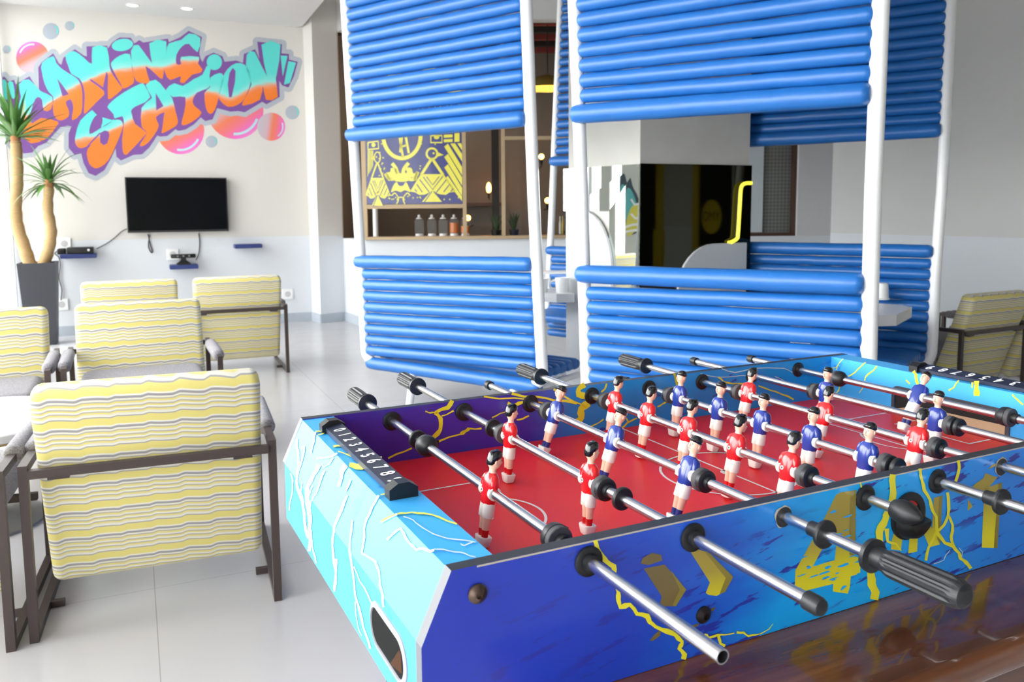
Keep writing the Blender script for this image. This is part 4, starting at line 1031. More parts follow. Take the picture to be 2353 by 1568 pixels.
def crop(f, x0, y0, k): return lambda x, y: f(x0 + x / k, y0 + y / k)

def zgrad():
    t = NT('olive_to_yellow_print'); z = t.sep(t.obj())[2]
    t.bsdf(t.ramp(t.smooth(z, .035, .15), [(0, '#ece02c'), (.35, '#d3c62e'), (.7, '#b09c38'), (1, '#a8943c')]), .3, coat=.3); return t.m
M_BOLT = pm('yellow_lightning_print', '#efe432', .3, coat=.3); M_PALE = pm('pale_lightning_print', '#d8e2e0', .3, coat=.3)
M_WBOLT = pm('glare_white_lightning_print', '#fbfbf2', .3, coat=.3); M_OLIVE = zgrad(); M_OLIVD = pm('dark_olive_print', '#8f8034', .3, coat=.3)  # yellow bolts whitened: window glare on the end faces put into their colour
M_BRN = pm('brown_olive_print', '#77663c', .3, coat=.3); M_EDGE = pm('black_edge_strip', '#2c2d31', .45); M_GEDGE = pm('grey_edge_strip', '#63646a', .5); M_CHIP = pm('bare_board', '#c2b8a8', .8)
def side_print(name, stops, strokes='#2434a4', thr=.575, sc=(10, 1, 60), coat=.35, cr_=.08, rg=.32):
    t = NT(name); o = t.obj(); x, y, z = t.sep(o)
    wob = t.noise(o, 3, 3, (1, 1, 4)); v = t.math('ADD', x, t.math('MULTIPLY_ADD', wob, .24, -.12))
    c = t.ramp(t.math('DIVIDE', v, 1.45), stops)
    rotm = t.t.nodes.new('ShaderNodeMapping'); rotm.inputs['Rotation'].default_value = (0, .18, 0); t.l(o, rotm.inputs[0])
    st = t.noise(rotm.outputs[0], 1.0, 4, sc, .62)
    area = t.noise(o, 4.5, 2, (1, 1, 2)); k = t.math('MULTIPLY', t.smooth(st, thr, thr + .03), t.smooth(area, .36, .5))
    t.bsdf(t.mix(k, c, strokes), rg, coat=coat, coat_r=cr_); return t.m
M_SIDE = side_print('blue_side_print', [(0, '#1d36b4'), (.16, '#1e42be'), (.26, '#1862d4'), (.35, '#0aa6f6'), (.47, '#0aaefa'), (.55, '#1494f2'), (.66, '#1c86ec'), (1, '#1a7ee4')])
M_INNER = side_print('indigo_inner_print', [(0, '#3a2a9a'), (.30, '#3c2ea8'), (.36, '#2a5cc0'), (.42, '#0f8ede'), (1, '#0e93e4')], '#2a3aa6', .64)
M_END = side_print('cyan_end_print', [(0, '#3aa6ea'), (1, '#3aa6ea')], '#2b86d6', .64, (14, 14, 14), .06, .3, .5)

# long sides
def side(v0, v1, outer, inner, name):
    mb = MB(); prof = [(0, FH), (-EC, FH - EK), (-EC, 0), (FL + EC, 0), (FL + EC, FH - EK), (FL, FH)]
    a = [Vector((u, v0, z)) for u, z in prof]; b = [Vector((u, v1, z)) for u, z in prof]
    mb.add(a, [(0, 1, 2, 3, 4, 5)], outer); mb.add(b, [(5, 4, 3, 2, 1, 0)], inner)
    for i in range(6):
        j = (i + 1) % 6; mb.add([a[i], a[j], b[j], b[i]], [(0, 1, 2, 3)], 2 if i == 5 else 3)
    return mb
mb = side(0, TH, 0, 1, 'side')
MATS_SIDE = [M_SIDE, M_INNER, M_EDGE, M_GEDGE, M_BOLT, M_OLIVE, M_OLIVD, M_BRN, M_CHIP, M_PALE]
fA = crop(near_, 1250, 1150, 3.752); fB = crop(near_, 1750, 1030, 3.733)
fA2 = lambda x, y: fA(x, y) - Vector((0, .0004, 0)); fB2 = lambda x, y: fB(x, y) - Vector((0, .0004, 0)); fB3 = lambda x, y: fB(x, y) - Vector((0, .0008, 0))
stroke(mb, [(440, 345), (455, 420), (505, 490), (540, 530), (600, 570), (605, 630), (620, 710), (640, 790), (640, 860), (655, 920), (740, 900), (800, 980), (890, 1000), (910, 1050), (960, 1090), (1060, 1130), (1130, 1160), (1190, 1220), (1165, 1280), (1210, 1330), (1200, 1372)], 40, fA2, 4, .3)
stroke(mb, [(1380, 1160), (1420, 1185), (1500, 1160), (1560, 1160), (1640, 1145)], [34, 6], fA2, 4, .3); stroke(mb, [(1500, 1160), (1510, 1200), (1520, 1235), (1560, 1256)], 26, fA2, 4, .2)
stroke(mb, [(1660, 1138), (1720, 1140), (1760, 1172), (1830, 1160), (1870, 1150), (1940, 1110), (1975, 1065)], [20, 22, 20, 26, 22, 12, 4], fA2, 4, .3)
def flatp(pts, f, mi): mb.poly([f(x, y) for x, y in pts], mi)
flatp([(860, 590), (1040, 555), (1225, 770), (1135, 915), (1040, 915), (1000, 890), (1015, 830)], fA, 7)
flatp([(1090, 600), (1130, 655), (1225, 770), (1135, 915), (1105, 905), (1170, 770)], fA2, 6)
flatp([(830, 545), (850, 500), (930, 455), (1010, 470), (1020, 520), (900, 560)], fA, 7)
flatp([(1200, 345), (1310, 420), (1420, 450), (1630, 660), (1560, 790), (1490, 825), (1420, 818), (1395, 800), (1430, 710)], fA, 5)
flatp([(1420, 450), (1630, 660), (1560, 790), (1510, 812), (1565, 670), (1380, 440)], fA2, 6)
flatp([(910, 1210), (960, 1150), (1010, 1120), (1000, 1170), (940, 1215)], fA, 7); flatp([(1240, 1090), (1340, 1062), (1330, 1085), (1260, 1105)], fA, 7); flatp([(1440, 935), (1480, 920), (1465, 950), (1440, 960)], fA, 7)
# 4
flatp([(640, 400), (680, 380), (810, 360), (802, 930), (850, 950), (845, 1080), (765, 1100), (758, 1190), (740, 1250), (612, 1232), (615, 1165), (380, 1225), (285, 1180), (290, 1050), (520, 640)], fB, 5)
flatp([(760, 372), (810, 360), (802, 930), (752, 915)], fB2, 6)
flatp([(520, 865), (612, 800), (642, 800), (625, 962), (440, 1012)], fB2, 0)
# IN
flatp([(1180, 560), (1240, 540), (1195, 880), (1110, 870), (1118, 790)], fB, 5)
flatp([(1290, 520), (1345, 690), (1335, 888), (1258, 905)], fB, 5); flatp([(1300, 520), (1400, 560), (1528, 828), (1440, 852)], fB, 5); flatp([(1478, 428), (1552, 408), (1540, 600), (1530, 830), (1462, 700)], fB, 5); flatp([(1525, 418), (1552, 408), (1540, 600), (1530, 830), (1505, 780)], fB2, 6)
# 1
flatp([(1910, 350), (2060, 295), (2062, 362), (2045, 480), (2022, 860), (1888, 855)], fB, 5); flatp([(2030, 305), (2060, 295), (2062, 362), (2045, 480), (2022, 860), (1990, 858)], fB2, 6)
flatp([(1775, 365), (1830, 310), (1900, 262), (1922, 215), (1980, 240), (2025, 250), (1990, 290), (1920, 372)], fB, 5); flatp([(1770, 440), (1812, 500), (1768, 540)], fB, 5); flatp([(1940, 185), (1970, 150), (2040, 120), (2045, 140), (1985, 165)], fB, 5)
# bolts at the right
stroke(mb, [(1122, 225), (1122, 330), (1118, 440), (1095, 520), (1060, 590)], 56, fB3, 4, .12)
stroke(mb, [(1065, 590), (1040, 650), (1005, 720), (1010, 830)], 62, fB3, 4, .12)
stroke(mb, [(935, 1000), (935, 1090), (940, 1170), (975, 1240), (962, 1300)], 66, fB3, 4, .12)
stroke(mb, [(1070, 690), (1078, 800), (1150, 820), (1195, 880)], [34, 8], fB3, 4, .2)
stroke(mb, [(1355, 175), (1362, 240), (1382, 310), (1390, 360), (1440, 440), (1460, 530), (1495, 590), (1500, 720)], 26, fB3, 4, .25)
stroke(mb, [(1500, 710), (1470, 780), (1430, 850), (1405, 965)], 22, fB3, 4, .2); stroke(mb, [(1682, 105), (1692, 170), (1660, 285)], 24, fB3, 4, .2)
stroke(mb, [(1590, 380), (1600, 480), (1595, 570), (1635, 660), (1622, 760), (1640, 830)], 24, fB3, 4, .2); stroke(mb, [(1595, 580), (1560, 660), (1510, 712)], 20, fB3, 4, .2)
stroke(mb, [(1500, 725), (1570, 815), (1640, 840), (1690, 900), (1700, 945), (1750, 980), (1792, 1034)], [26, 26, 26, 34, 28, 24, 30], fB3, 4, .25)
stroke(mb, [(842, 292), (855, 340), (872, 375)], 14, fB3, 4, .3); stroke(mb, [(1475, 992), (1560, 960), (1575, 920), (1612, 876)], 7, fB3, 9, .3); stroke(mb, [(1690, 855), (1720, 890), (1715, 950)], 6, fB3, 9, .3)
random.seed(11)   # splashes of background colour over the lettering
for k in range(46):
    x, y = random.uniform(300, 850), random.uniform(440, 1240); w_, h_ = random.uniform(12, 60), random.uniform(4, 13)
    flatp([(x + w_ * cos(a) * (1 + .3 * sin(3 * a + k)), y - w_ * .35 * cos(a) + h_ * sin(a)) for a in [2 * PI * i / 9 for i in range(9)]], fB3 if k % 2 else fB2, 0)
mb.add([Vector((.03, -.0007, FH)), Vector((FL, -.0007, FH)), Vector((FL, -.0007, FH - .0016)), Vector((.03, -.0007, FH - .0022))], [(0, 1, 2, 3)], 8)
# worn holes round two of the rods
RU = [.1733 + .1537 * i for i in range(8)]; ZR = FH - .0242
for i in (2, 5):
    random.seed(i); pts = [Vector((RU[i] + .0150 * (1 + random.uniform(-.12, .12)) * cos(a) - .002, -.0012, ZR + .0150 * (1 + random.uniform(-.12, .16)) * sin(a))) for a in [2 * PI * k / 18 for k in range(18)]]
    mb.poly(pts, 8); pts2 = [Vector((RU[i] + .0142 * cos(a) - .0008, -.0018, ZR - .001 + .0140 * sin(a))) for a in [2 * PI * k / 18 for k in range(18)]]; mb.poly(pts2, 2)
mb.build('side_panel', MATS_SIDE, FT)
# far side with the print on its inner face
mb = side(FW, FW - TH, 0, 1, 'side')
fC = crop(far_, 640, 800, 3.136); fD = crop(far_, 1100, 800, 3.485); fE = crop(far_, 1500, 780, 3.92)
fC2 = lambda x, y: fC(x, y) - Vector((0, .0004, 0))
for pts, w in (([(1252, 378), (1220, 430), (1130, 465)], 26), ([(1130, 465), (1168, 510), (1165, 590), (1120, 640), (1100, 662)], 30), ([(1058, 455), (1090, 468), (1130, 465)], 10), ([(1175, 490), (1215, 478), (1262, 452)], 12), ([(1150, 675), (1310, 622), (1372, 580), (1462, 580)], 12), ([(1310, 620), (1345, 600), (1372, 580)], 24), ([(1480, 350), (1700, 360), (1850, 385), (1990, 400)], 12), ([(1680, 328), (1860, 352), (1990, 380), (2150, 400)], 16), ([(1650, 398), (1700, 415), (1762, 390)], 22), ([(1538, 502), (1600, 470), (1662, 448)], 9), ([(1715, 518), (1760, 510), (1805, 488)], 10), ([(790, 795), (850, 765), (960, 722)], 14)): stroke(mb, pts, w, fC2, 4, .3)
for pts, w in (([(850, 295), (800, 330), (800, 370), (865, 390)], 46), ([(880, 440), (820, 490), (822, 560), (780, 612)], 54), ([(600, 330), (760, 430), (860, 470)], 14), ([(1025, 285), (1010, 330), (980, 355)], 12), ([(1568, 208), (1578, 250), (1590, 295)], 14), ([(1432, 472), (1470, 450), (1502, 428)], 12), ([(880, 640), (960, 600), (1000, 570)], 10), ([(1150, 640), (1190, 600), (1270, 560)], 12), ([(1180, 560), (1200, 600)], 12)): stroke(mb, pts, w, fD, 4, .3)
for pts, w, m in (([(430, 310), (590, 342), (740, 335), (850, 330)], 6, 9), ([(590, 340), (640, 385), (720, 400), (830, 402)], 14, 4), ([(950, 420), (1060, 460), (1150, 490), (1210, 510), (1270, 545)], 13, 4), ([(620, 265), (740, 300), (900, 262), (1180, 262), (1260, 300)], 6, 9), ([(190, 310), (215, 360), (215, 420), (180, 440)], 16, 4), ([(1100, 335), (1200, 380), (1330, 410)], 5, 9)): stroke(mb, pts, w, fE, m, .3)
random.seed(5)
mb.build('side_panel', MATS_SIDE, FT)

# end boards: flat top, sloping and upright outer faces
def endboard(flip):
    mb = MB(); pr = [(EW, FH), (0, FH), (-EC, FH - EK), (-EC, 0), (EW, 0)]
    if flip: pr = [(FL - u, z) for u, z in pr]
    a = [Vector((u, TH, z - (.0015 if z == FH else 0))) for u, z in pr]; b = [Vector((u, FW - TH, z - (.0015 if z == FH else 0))) for u, z in pr]
    mb.loft([a, b], 0, True, False); return mb
mb = endboard(False)
fT = crop(top_, 640, 800, 3.136); fS = crop(ends_, 640, 1100, 3.35); fS1 = crop(ends_, 640, 900, 4.613)
for pts, w, m in (([(268, 600), (340, 598), (400, 588), (492, 575)], 8, 4), ([(285, 625), (325, 615), (340, 600)], 7, 4), ([(740, 1250), (800, 1215), (880, 1190), (960, 1184), (1050, 1192), (1160, 1220), (1285, 1268)], 11, 4), ([(900, 1215), (970, 1240), (1010, 1275), (1080, 1320), (1150, 1352), (1280, 1380), (1420, 1400)], 8, 9), ([(1120, 1450), (1190, 1452), (1270, 1470), (1340, 1480), (1420, 1507)], 8, 9), ([(510, 840), (560, 855), (640, 850)], 34, 4), ([(430, 745), (500, 770), (560, 798)], 8, 4), ([(395, 710), (450, 705)], 14, 4), ([(735, 1058), (790, 1045), (815, 1028)], 8, 4), ([(710, 790), (745, 790)], 16, 4), ([(1310, 1410), (1340, 1425), (1400, 1400)], 8, 9)): stroke(mb, pts, w, fT, {4: 1, 9: 2}[m], .25)
for pts, w in (([(195, 500), (190, 570), (208, 640), (215, 760), (200, 860), (190, 950), (225, 1090), (265, 1250), (280, 1400), (305, 1540)], 24), ([(245, 600), (270, 580), (262, 680), (225, 790), (212, 840)], 22), ([(390, 430), (375, 530), (345, 650)], 16), ([(430, 775), (370, 890), (310, 1010), (300, 1100), (320, 1250), (335, 1400), (325, 1560)], [44, 44, 44, 44, 40, 38, 36]), ([(490, 840), (440, 960), (400, 1080), (340, 1170), (330, 1280)], 16), ([(360, 1000), (330, 1080), (310, 1140)], 16), ([(400, 710), (480, 705), (560, 690), (620, 655)], 20), ([(580, 700), (540, 770), (480, 800), (460, 770)], 16), ([(125, 870), (150, 940), (148, 1060), (120, 1180), (115, 1260)], 14), ([(250, 970), (235, 1060), (260, 1180), (285, 1320)], 14), ([(725, 1110), (660, 1260), (590, 1440), (575, 1565)], 20), ([(715, 780), (670, 850), (640, 1000)], [60, 30])): stroke(mb, pts, w, fS1, 3, .3)
for pts, w in (([(430, 400), (415, 520), (425, 640), (440, 720), (430, 870)], 14), ([(445, 620), (440, 740), (425, 850)], 16), ([(530, 130), (485, 250), (425, 385)], 14), ([(555, 10), (515, 100)], 12), ([(770, 130), (720, 220), (675, 320), (660, 450), (640, 570)], 14), ([(640, 575), (700, 610), (745, 640), (775, 720), (780, 820), (800, 890), (808, 990)], 14), ([(570, 320), (550, 480), (560, 640), (590, 900), (640, 1080), (680, 1220), (705, 1310)], 14), ([(580, 680), (625, 790), (690, 900), (720, 970)], 8), ([(590, 950), (610, 1130), (640, 1210)], 6), ([(240, 330), (255, 480), (280, 600), (290, 650)], 12), ([(835, 470), (890, 420), (940, 385), (980, 460), (1010, 500), (1060, 550), (1110, 540), (1170, 560), (1195, 550)], 16), ([(790, 335), (840, 310), (910, 275)], 16), ([(480, 10), (460, 60)], 20), ([(240, 400), (235, 560)], 30)): stroke(mb, pts, w, fS, 3, .3)
random.seed(6)
mb.build('end_board', [M_END, M_BOLT, M_PALE, M_WBOLT], FT)
mb = endboard(True)
fG = crop(endi_, 1850, 780, 4.24)
for pts, w in (([(590, 225), (540, 270), (490, 320), (470, 335), (420, 362)], 10), ([(700, 260), (670, 300), (610, 345), (585, 375), (580, 405)], 12), ([(372, 190), (330, 235), (310, 270), (250, 282)], 7), ([(315, 270), (300, 300)], 6), ([(1055, 310), (1080, 345), (1082, 380), (1100, 440)], 28), ([(985, 398), (1020, 432)], 16), ([(1670, 408), (1668, 480), (1672, 552)], 50), ([(1630, 420), (1625, 470)], 20), ([(1498, 400), (1450, 470), (1400, 500)], 14), ([(335, 460), (325, 500), (300, 530)], 10), ([(2020, 540), (2070, 590), (2125, 640)], 14), ([(565, 470), (525, 525)], 6)): stroke(mb, pts, w, fG, 1, .3)
random.seed(8)
eb = mb.build('end_board', [M_END, M_BOLT], FT)
# pitch
mb = MB(); mb.bbox((EW - .002, TH - .002, FH + FLD - .012), (FL - EW + .002, FW - TH + .002, FH + FLD))
zz = FH + FLD + .0006; um, vm = FL / 2, FW / 2; LW = .0048
def line2(a, b): d = (Vector(b) - Vector(a)).normalized(); n_ = Vector((-d.y, d.x)) * LW / 2; a, b = Vector(a), Vector(b); mb.add([Vector((*(a + n_), zz)), Vector((*(b + n_), zz)), Vector((*(b - n_), zz)), Vector((*(a - n_), zz))], [(0, 1, 2, 3)], 1)
def arc2(c, r, a0, a1, n=40):
    for k in range(n):
        a, b = a0 + (a1 - a0) * k / n, a0 + (a1 - a0) * (k + 1) / n; mb.add([Vector((c[0] + rr * cos(t), c[1] + rr * sin(t), zz)) for rr, t in ((r - LW / 2, a), (r + LW / 2, a), (r + LW / 2, b), (r - LW / 2, b))], [(0, 1, 2, 3)], 1)
line2((um, TH), (um, FW - TH)); arc2((um, vm), .125, 0, 2 * PI, 64)
mb.poly([Vector((um + .014 * cos(t), vm + .014 * sin(t), zz)) for t in [2 * PI * k / 20 for k in range(20)]], 1)
for s, u0 in ((1, EW), (-1, FL - EW)):
    U_ = lambda d: u0 + s * d
    line2((U_(0), vm - .17), (U_(.215), vm - .17)); line2((U_(0), vm + .17), (U_(.215), vm + .17)); line2((U_(.215), vm - .172), (U_(.215), vm + .172))
    line2((U_(0), vm - .09), (U_(.085), vm - .09)); line2((U_(0), vm + .09), (U_(.085), vm + .09)); line2((U_(.085), vm - .092), (U_(.085), vm + .092))
    mb.poly([Vector((U_(.155) + .011 * cos(t), vm + .011 * sin(t), zz)) for t in [2 * PI * k / 18 for k in range(18)]], 1)
    arc2((U_(.155), vm), .095, (-.9 if s > 0 else PI - .9), (.9 if s > 0 else PI + .9), 20)
t = NT('red_pitch_print'); o = t.obj(); t.bsdf(t.mix(t.noise(o, 260, 2), '#d81e22', '#e82c2e'), .42, spec=.35); M_PITCH = t.m
mb.build('pitch', [M_PITCH, pm('white_line_print', '#e2dfdc', .4)], FT)
mb = MB(); mb.bbox((-EC + .004, TH, .002), (FL + EC - .004, FW - TH, .012)); mb.build('base_board', pm('dark_base_board', '#2a2a30', .6), FT)
# goal at the far end: black mouth framed in grey, bare wood inside
gv0, gv1, gz0, gz1 = .262, .535, FH + FLD, FH - .048
GU = FL - EW
mb = MB()
def rrect(v0, v1, z0, z1, r, u): return [Vector((u, v0, z0)), Vector((u, v1, z0))] + [Vector((u, v1 - r + r * cos(k * PI / 12), z1 - r + r * sin(k * PI / 12))) for k in range(7)] + [Vector((u, v0 + r - r * sin(k * PI / 12), z1 - r + r * cos(k * PI / 12))) for k in range(7)]
A_, B_ = rrect(gv0 - .008, gv1 + .008, gz0 + .0006, gz1 + .008, .016, GU - .0035), rrect(gv0, gv1, gz0 + .0006, gz1, .011, GU - .0035); n = len(A_)
mb.add(A_ + B_, [[i, (i + 1) % n, n + (i + 1) % n, n + i] for i in range(1, n)], 0)
A2 = [p + Vector((.0033, 0, 0)) for p in A_]; mb.add(A_ + A2, [[i, (i + 1) % n, n + (i + 1) % n, n + i] for i in range(1, n)], 0)
B2 = rrect(gv0, gv1, gz0 + .0006, gz1, .011, GU - .0012); mb.poly(B2, 1)  # shade inside the goal painted as a flat black sheet on the board
mb.add([Vector((GU - .0016, gv0 + .002, gz0 + .001)), Vector((GU - .0016, gv1 - .002, gz0 + .001)), Vector((GU - .0016, gv1 - .002, gz0 + .012)), Vector((GU - .0016, gv1 - .06, gz0 + .03)), Vector((GU - .0016, gv0 + .002, gz0 + .034))], [(0, 1, 2, 3, 4)], 2)
mb.build('goal', [pm('grey_goal_frame', '#3d3e44', .4), pm('goal_darkness', '#0a0a0b', .7), pm('bare_plywood', '#b89f7c', .6)], FT)
# ball return opening in the near end face
mb = MB(); cv, cz, ra_, rb_, hs = .118, FH - .129, .031, .031, .040
def stad(k, u): return [Vector((u, cv + (hs if cos(a) > 0 else -hs) + ra_ * k * cos(a), cz + rb_ * k * sin(a))) for a in [2 * PI * (i + .5) / 32 for i in range(32)]]
A_, B_, C_, D_ = stad(1.0, -EC - .0015), stad(.78, -EC - .003), stad(.76, -EC - .0012), stad(1.02, -EC + .001)
mb.loft([D_, A_, B_, C_], 0, False, True); mb.poly(C_, 1)  # shade of the opening painted as a flat black patch, the board is solid
mb.add([Vector((-EC - .0016, cv - .055, cz - .012)), Vector((-EC - .0016, cv - .02, cz - .021)), Vector((-EC - .0016, cv - .012, cz - .021)), Vector((-EC - .0016, cv - .045, cz + .012)), Vector((-EC - .0016, cv - .052, cz + .012))], [(0, 1, 2, 3, 4)], 2)
mb.build('ball_return', [pm('grey_ring', '#8f8d96', .4), pm('return_darkness', '#040506', .6, spec=.1), pm('brown_board_inside', '#3c2312', .6, spec=.1)], FT)
# ball entry cup on the near side
cu_, cz_ = .726, FH - .067
mb = MB(); mb.lathe([(.0, .036), (-.003, .036), (-.004, .033), (-.004, .024), (.0, .022)], (cu_, -.0005, cz_), 'Y', 28, 0, cap=False)
mb.poly([Vector((cu_ + .0235 * cos(a), -.0022, cz_ + .0235 * sin(a))) for a in [2 * PI * k / 24 for k in range(24)]], 0)
mb.poly([Vector((cu_ + .0205 * cos(a), -.0028, cz_ + .004 + .0205 * sin(a))) for a in [PI * .15 + PI * .7 * k / 14 for k in range(15)]], 1)
mb.loft([[Vector((cu_ + r * cos(a), y, cz_ - .004 + rz * sin(a))) for a in [PI + PI * k / 12 for k in range(13)]] for y, r, rz in ((-.003, .03, .03), (-.02, .026, .024), (-.026, .02, .015))], 0, True)
for sx in (-.026, .02): mb.lathe([(0, .004), (-.0015, .003)], (cu_ + sx * .8, -.0045, cz_ - .02 - (sx > 0) * .008), 'Y', 10, 2)
mb.build('ball_entry_cup', [M_BLACK, pm('red_cup_inside', '#c02020', .4), pm('dark_screw', '#4a3430', .35, .8)], FT)
# bolts on the near side
M_BRZ = pm('bronze_bolt', '#6b5a50', .35, .9); M_STL = pm('black_bolt', '#2c2628', .35, .6)
for u, z, m in ((.030, FH - .032, M_BRZ), (.346, FH - .131, M_STL)):
    mb = MB(); mb.lathe([(0, .0115), (-.002, .0115), (-.003, .0095), (-.006, .007), (-.007, .004), (-.004, .0035), (-.004, .0005)], (u, -.0004, z), 'Y', 20); mb.build('bolt', m, FT)
# bushings where the rods pass the sides
RODM = pm('chromed_steel_rod', '#c9c9cc', .27, 1.)
M_RUB = pm('black_rubber', '#1c1d20', .45); M_RUBG = pm('grey_rubber', '#47474a', .7)
for i, u in enumerate(RU):
    for v, sg in ((FW - TH, -1), (0, -1), ):
        if v == 0 and i in (2, 5): continue
        mb = MB(); mb.lathe([(0, .0185), (sg * .003, .0185), (sg * .0045, .0165), (sg * .0045, .0105), (sg * .011, .0100), (sg * .0115, .0068)], (u, v, ZR), 'Y', 24); mb.build('bushing', M_RUB, FT)
# score counters on both end boards
def counter(u, v0, v1, rev):
    o_ = bpy.data.objects.new('score_counter', None); COL.objects.link(o_); o_.parent = FT; o_.location = (u, (v0 + v1) / 2, FH - .0015); o_.rotation_euler = (0, 0, PI if rev else 0); L = v1 - v0; za_, zb_ = (.0175, .0095) if rev else (.0105, .0155)
    mb = MB(); mb.prism([Vector((x, -L / 2 + .02, z)) for x, z in ((-.014, .002), (-.014, za_), (.014, zb_), (.014, .002))], (0, L - .04, 0)); 
    for k in range(10):
        vs, fs = text_polys(str(k), .029, .25, .0006); y = L / 2 - .056 - k * (L - .10) / 9
        sl = (zb_ - za_) / .028
        mb.add([Vector((p.y * .92, -p.x * 1.0 + y, (za_ + zb_) / 2 + .0007 + p.y * .92 * sl)) for p in vs], fs, 1)
    mb.build('number_strip', [pm('navy_counter_plastic', '#1b2238', .4), M_WHITE], o_)
    for s in (-1, 1):
        mb = MB(); pr = [(-.0205, 0), (-.0205, .014), (-.008, .022), (.008, .022), (.0205, .014), (.0205, 0)]
        mb.prism([Vector((x, s * (L / 2 - .022), z)) for x, z in pr], (0, s * .022, 0)); mb.build('end_cap', M_BLACK, o_)
    return o_
counter(.030, .242, .640, False)
counter(FL - .030, FW - .640, FW - .242, True)

# ------------------------------------------------------------------ rods with their players
PMATS = {}
def player_mats(team):
    if team in PMATS: return PMATS[team]
    sh = pm('red_shirt_paint', '#e21b22', .22, coat=.5) if team == 'red' else pm('blue_shirt_paint', '#22388f', .22, coat=.5)
    PMATS[team] = [pm('figure_white', '#f2efe6', .35, coat=.2), pm('figure_skin', '#f3c2a8', .35, coat=.2), sh, pm('red_socks_paint', '#d8141c', .25, coat=.4) if team == 'red' else pm('blue_socks_paint', '#27327e', .25, coat=.4), pm('badge_dark', '#33343c', .4)]
    return PMATS[team]
def ell(z, rx, ry, cx=0., cy=0., p=2.0, n=20):
    out = []
    for k in range(n):
        a = 2 * PI * k / n; c, s = cos(a), sin(a)
        out.append(Vector((cx + rx * math.copysign(abs(c) ** (2 / p), c), cy + ry * math.copysign(abs(s) ** (2 / p), s), z)))
    return out
PMESH = {}
def player_mesh(team):
    """a figure facing +x; y runs along the rod"""
    mb = MB()
    mb.loft([ell(-.0830, .0072, .0085, .001, 0, 5), ell(-.0815, .0082, .0095, .001, 0, 5), ell(-.0690, .0105, .0125, .001, 0, 5), ell(-.0675, .0100, .0118, .001, 0, 5)], 0)
    for s in (-1, 1):
        mb.loft([ell(-.0685, .0050, .0050, 0, s * .0050), ell(-.0630, .0054, .0052, 0, s * .0050), ell(-.0570, .0058, .0054, 0, s * .0050), ell(-.0568, .0054, .0051, 0, s * .0050), ell(-.0480, .0058, .0054, 0, s * .0052), ell(-.0370, .0070, .0062, 0, s * .0058)], mis=[3, 3, 3, 1, 1, 1])
        mb.loft([ell(-.0385, .0082, .0071, 0, s * .0062), ell(-.0370, .0090, .0074, 0, s * .0062), ell(-.0260, .0094, .0078, 0, s * .0054), ell(-.0150, .0090, .0080, 0, s * .0050)], 0)
        mb.lathe([(s * .0120, .0098), (s * .0185, .0102), (s * .0192, .0096), (s * .0192, .0066)], (0, 0, 0), 'Y', 20, 0)
        mb.loft([ell(-.0030, .0050, .0040, -.001, s * .0150), ell(.0060, .0074, .0048, -.001, s * .0152), ell(.0150, .0078, .0052, -.001, s * .0146), ell(.0225, .0064, .0048, -.0005, s * .0120), ell(.0255, .0030, .0030, 0, s * .0095)], 2)
    mb.loft([ell(-.0180, .0096, .0128, 0, 0, 2.4), ell(-.0150, .0104, .0136, 0, 0, 2.4), ell(-.0020, .0112, .0142, 0, 0, 2.4), ell(.0100, .0116, .0150, 0, 0, 2.4), ell(.0190, .0104, .0148, 0, 0, 2.3), ell(.0245, .0078, .0118, 0, 0, 2.2), ell(.0275, .0060, .0072)], 2)
    mb.loft([ell(.0255, .0060, .0064), ell(.0300, .0052, .0056), ell(.0335, .0056, .0058, .0004), ell(.0365, .0086, .0078, .0012), ell(.0405, .0100, .0086, .0012), ell(.0460, .0103, .0088, .0008), ell(.0520, .0098, .0086, .0002), ell(.0560, .0080, .0072), ell(.0585, .0040, .0038)], 1)
    mb.loft([ell(.0405, .0016, .0017, .0112), ell(.0425, .0030, .0020, .0112), ell(.0470, .0015, .0012, .0106)], 1)      # nose
    mb.box((.0108, 0, .0388), (.0012, .0050, .0008), 4)                                                        # mouth line
    for s in (-1, 1):
        mb.ball((-.0005, s * .0088, .0440), (.0022, .0012, .0034), 10, 6, 1)
        mb.box((.0100, s * .0036, .0467), (.0012, .0024, .0009), 4)
    d = -.0114; mb.poly([Vector((d, .004 + .0034 * cos(a), .001 + .0034 * sin(a))) for a in [2 * PI * k / 14 for k in range(14)]], 0)
    mb.poly([Vector((d - .0003, .004 + .0018 * cos(a), .001 + .0018 * sin(a))) for a in [2 * PI * k / 10 for k in range(10)]], 4)
    if team == 'blue':
        for y in (-.003, -.0065): mb.add([Vector((.0002 - .0118, y - .001, .001)), Vector((.0002 - .0118, y + .001, .001)), Vector((.0002 - .0118, y + .0006, .0065)), Vector((.0002 - .0118, y - .0014, .0055))], [(0, 1, 2, 3)], 0)
    hb = MB()
    if team == 'red':
        hb.loft([ell(.0395, .0040, .0070, -.0068), ell(.0430, .0074, .0086, -.0042), ell(.0480, .0100, .0094, -.0016), ell(.0520, .0112, .0096, .0004), ell(.0560, .0106, .0088, .0008), ell(.0595, .0078, .0064, .0004), ell(.0610, .0030, .0026, 0)])
        for k in range(5): hb.tube([(-.009 + k * .002, -.006 + k * .003, .0585), (.004, -.004 + k * .002, .0608), (.0095, -.003 + k * .0015, .0575)], [.0008, .0014, .0006], 6)
    else:
        hb.loft([ell(.0485, .0100, .0092, -.0010), ell(.0510, .0108, .0096, 0), ell(.0550, .0104, .0092, 0), ell(.0590, .0078, .0068, 0), ell(.0606, .0030, .0028, 0)])
        hb.loft([ell(.0505, .0030, .0070, .0088), ell(.0520, .0040, .0078, .0092), ell(.0535, .0030, .0068, .0086)])
    return mb, hb
M_HAIR = pm('black_hair_paint', '#131316', .18, coat=.6)
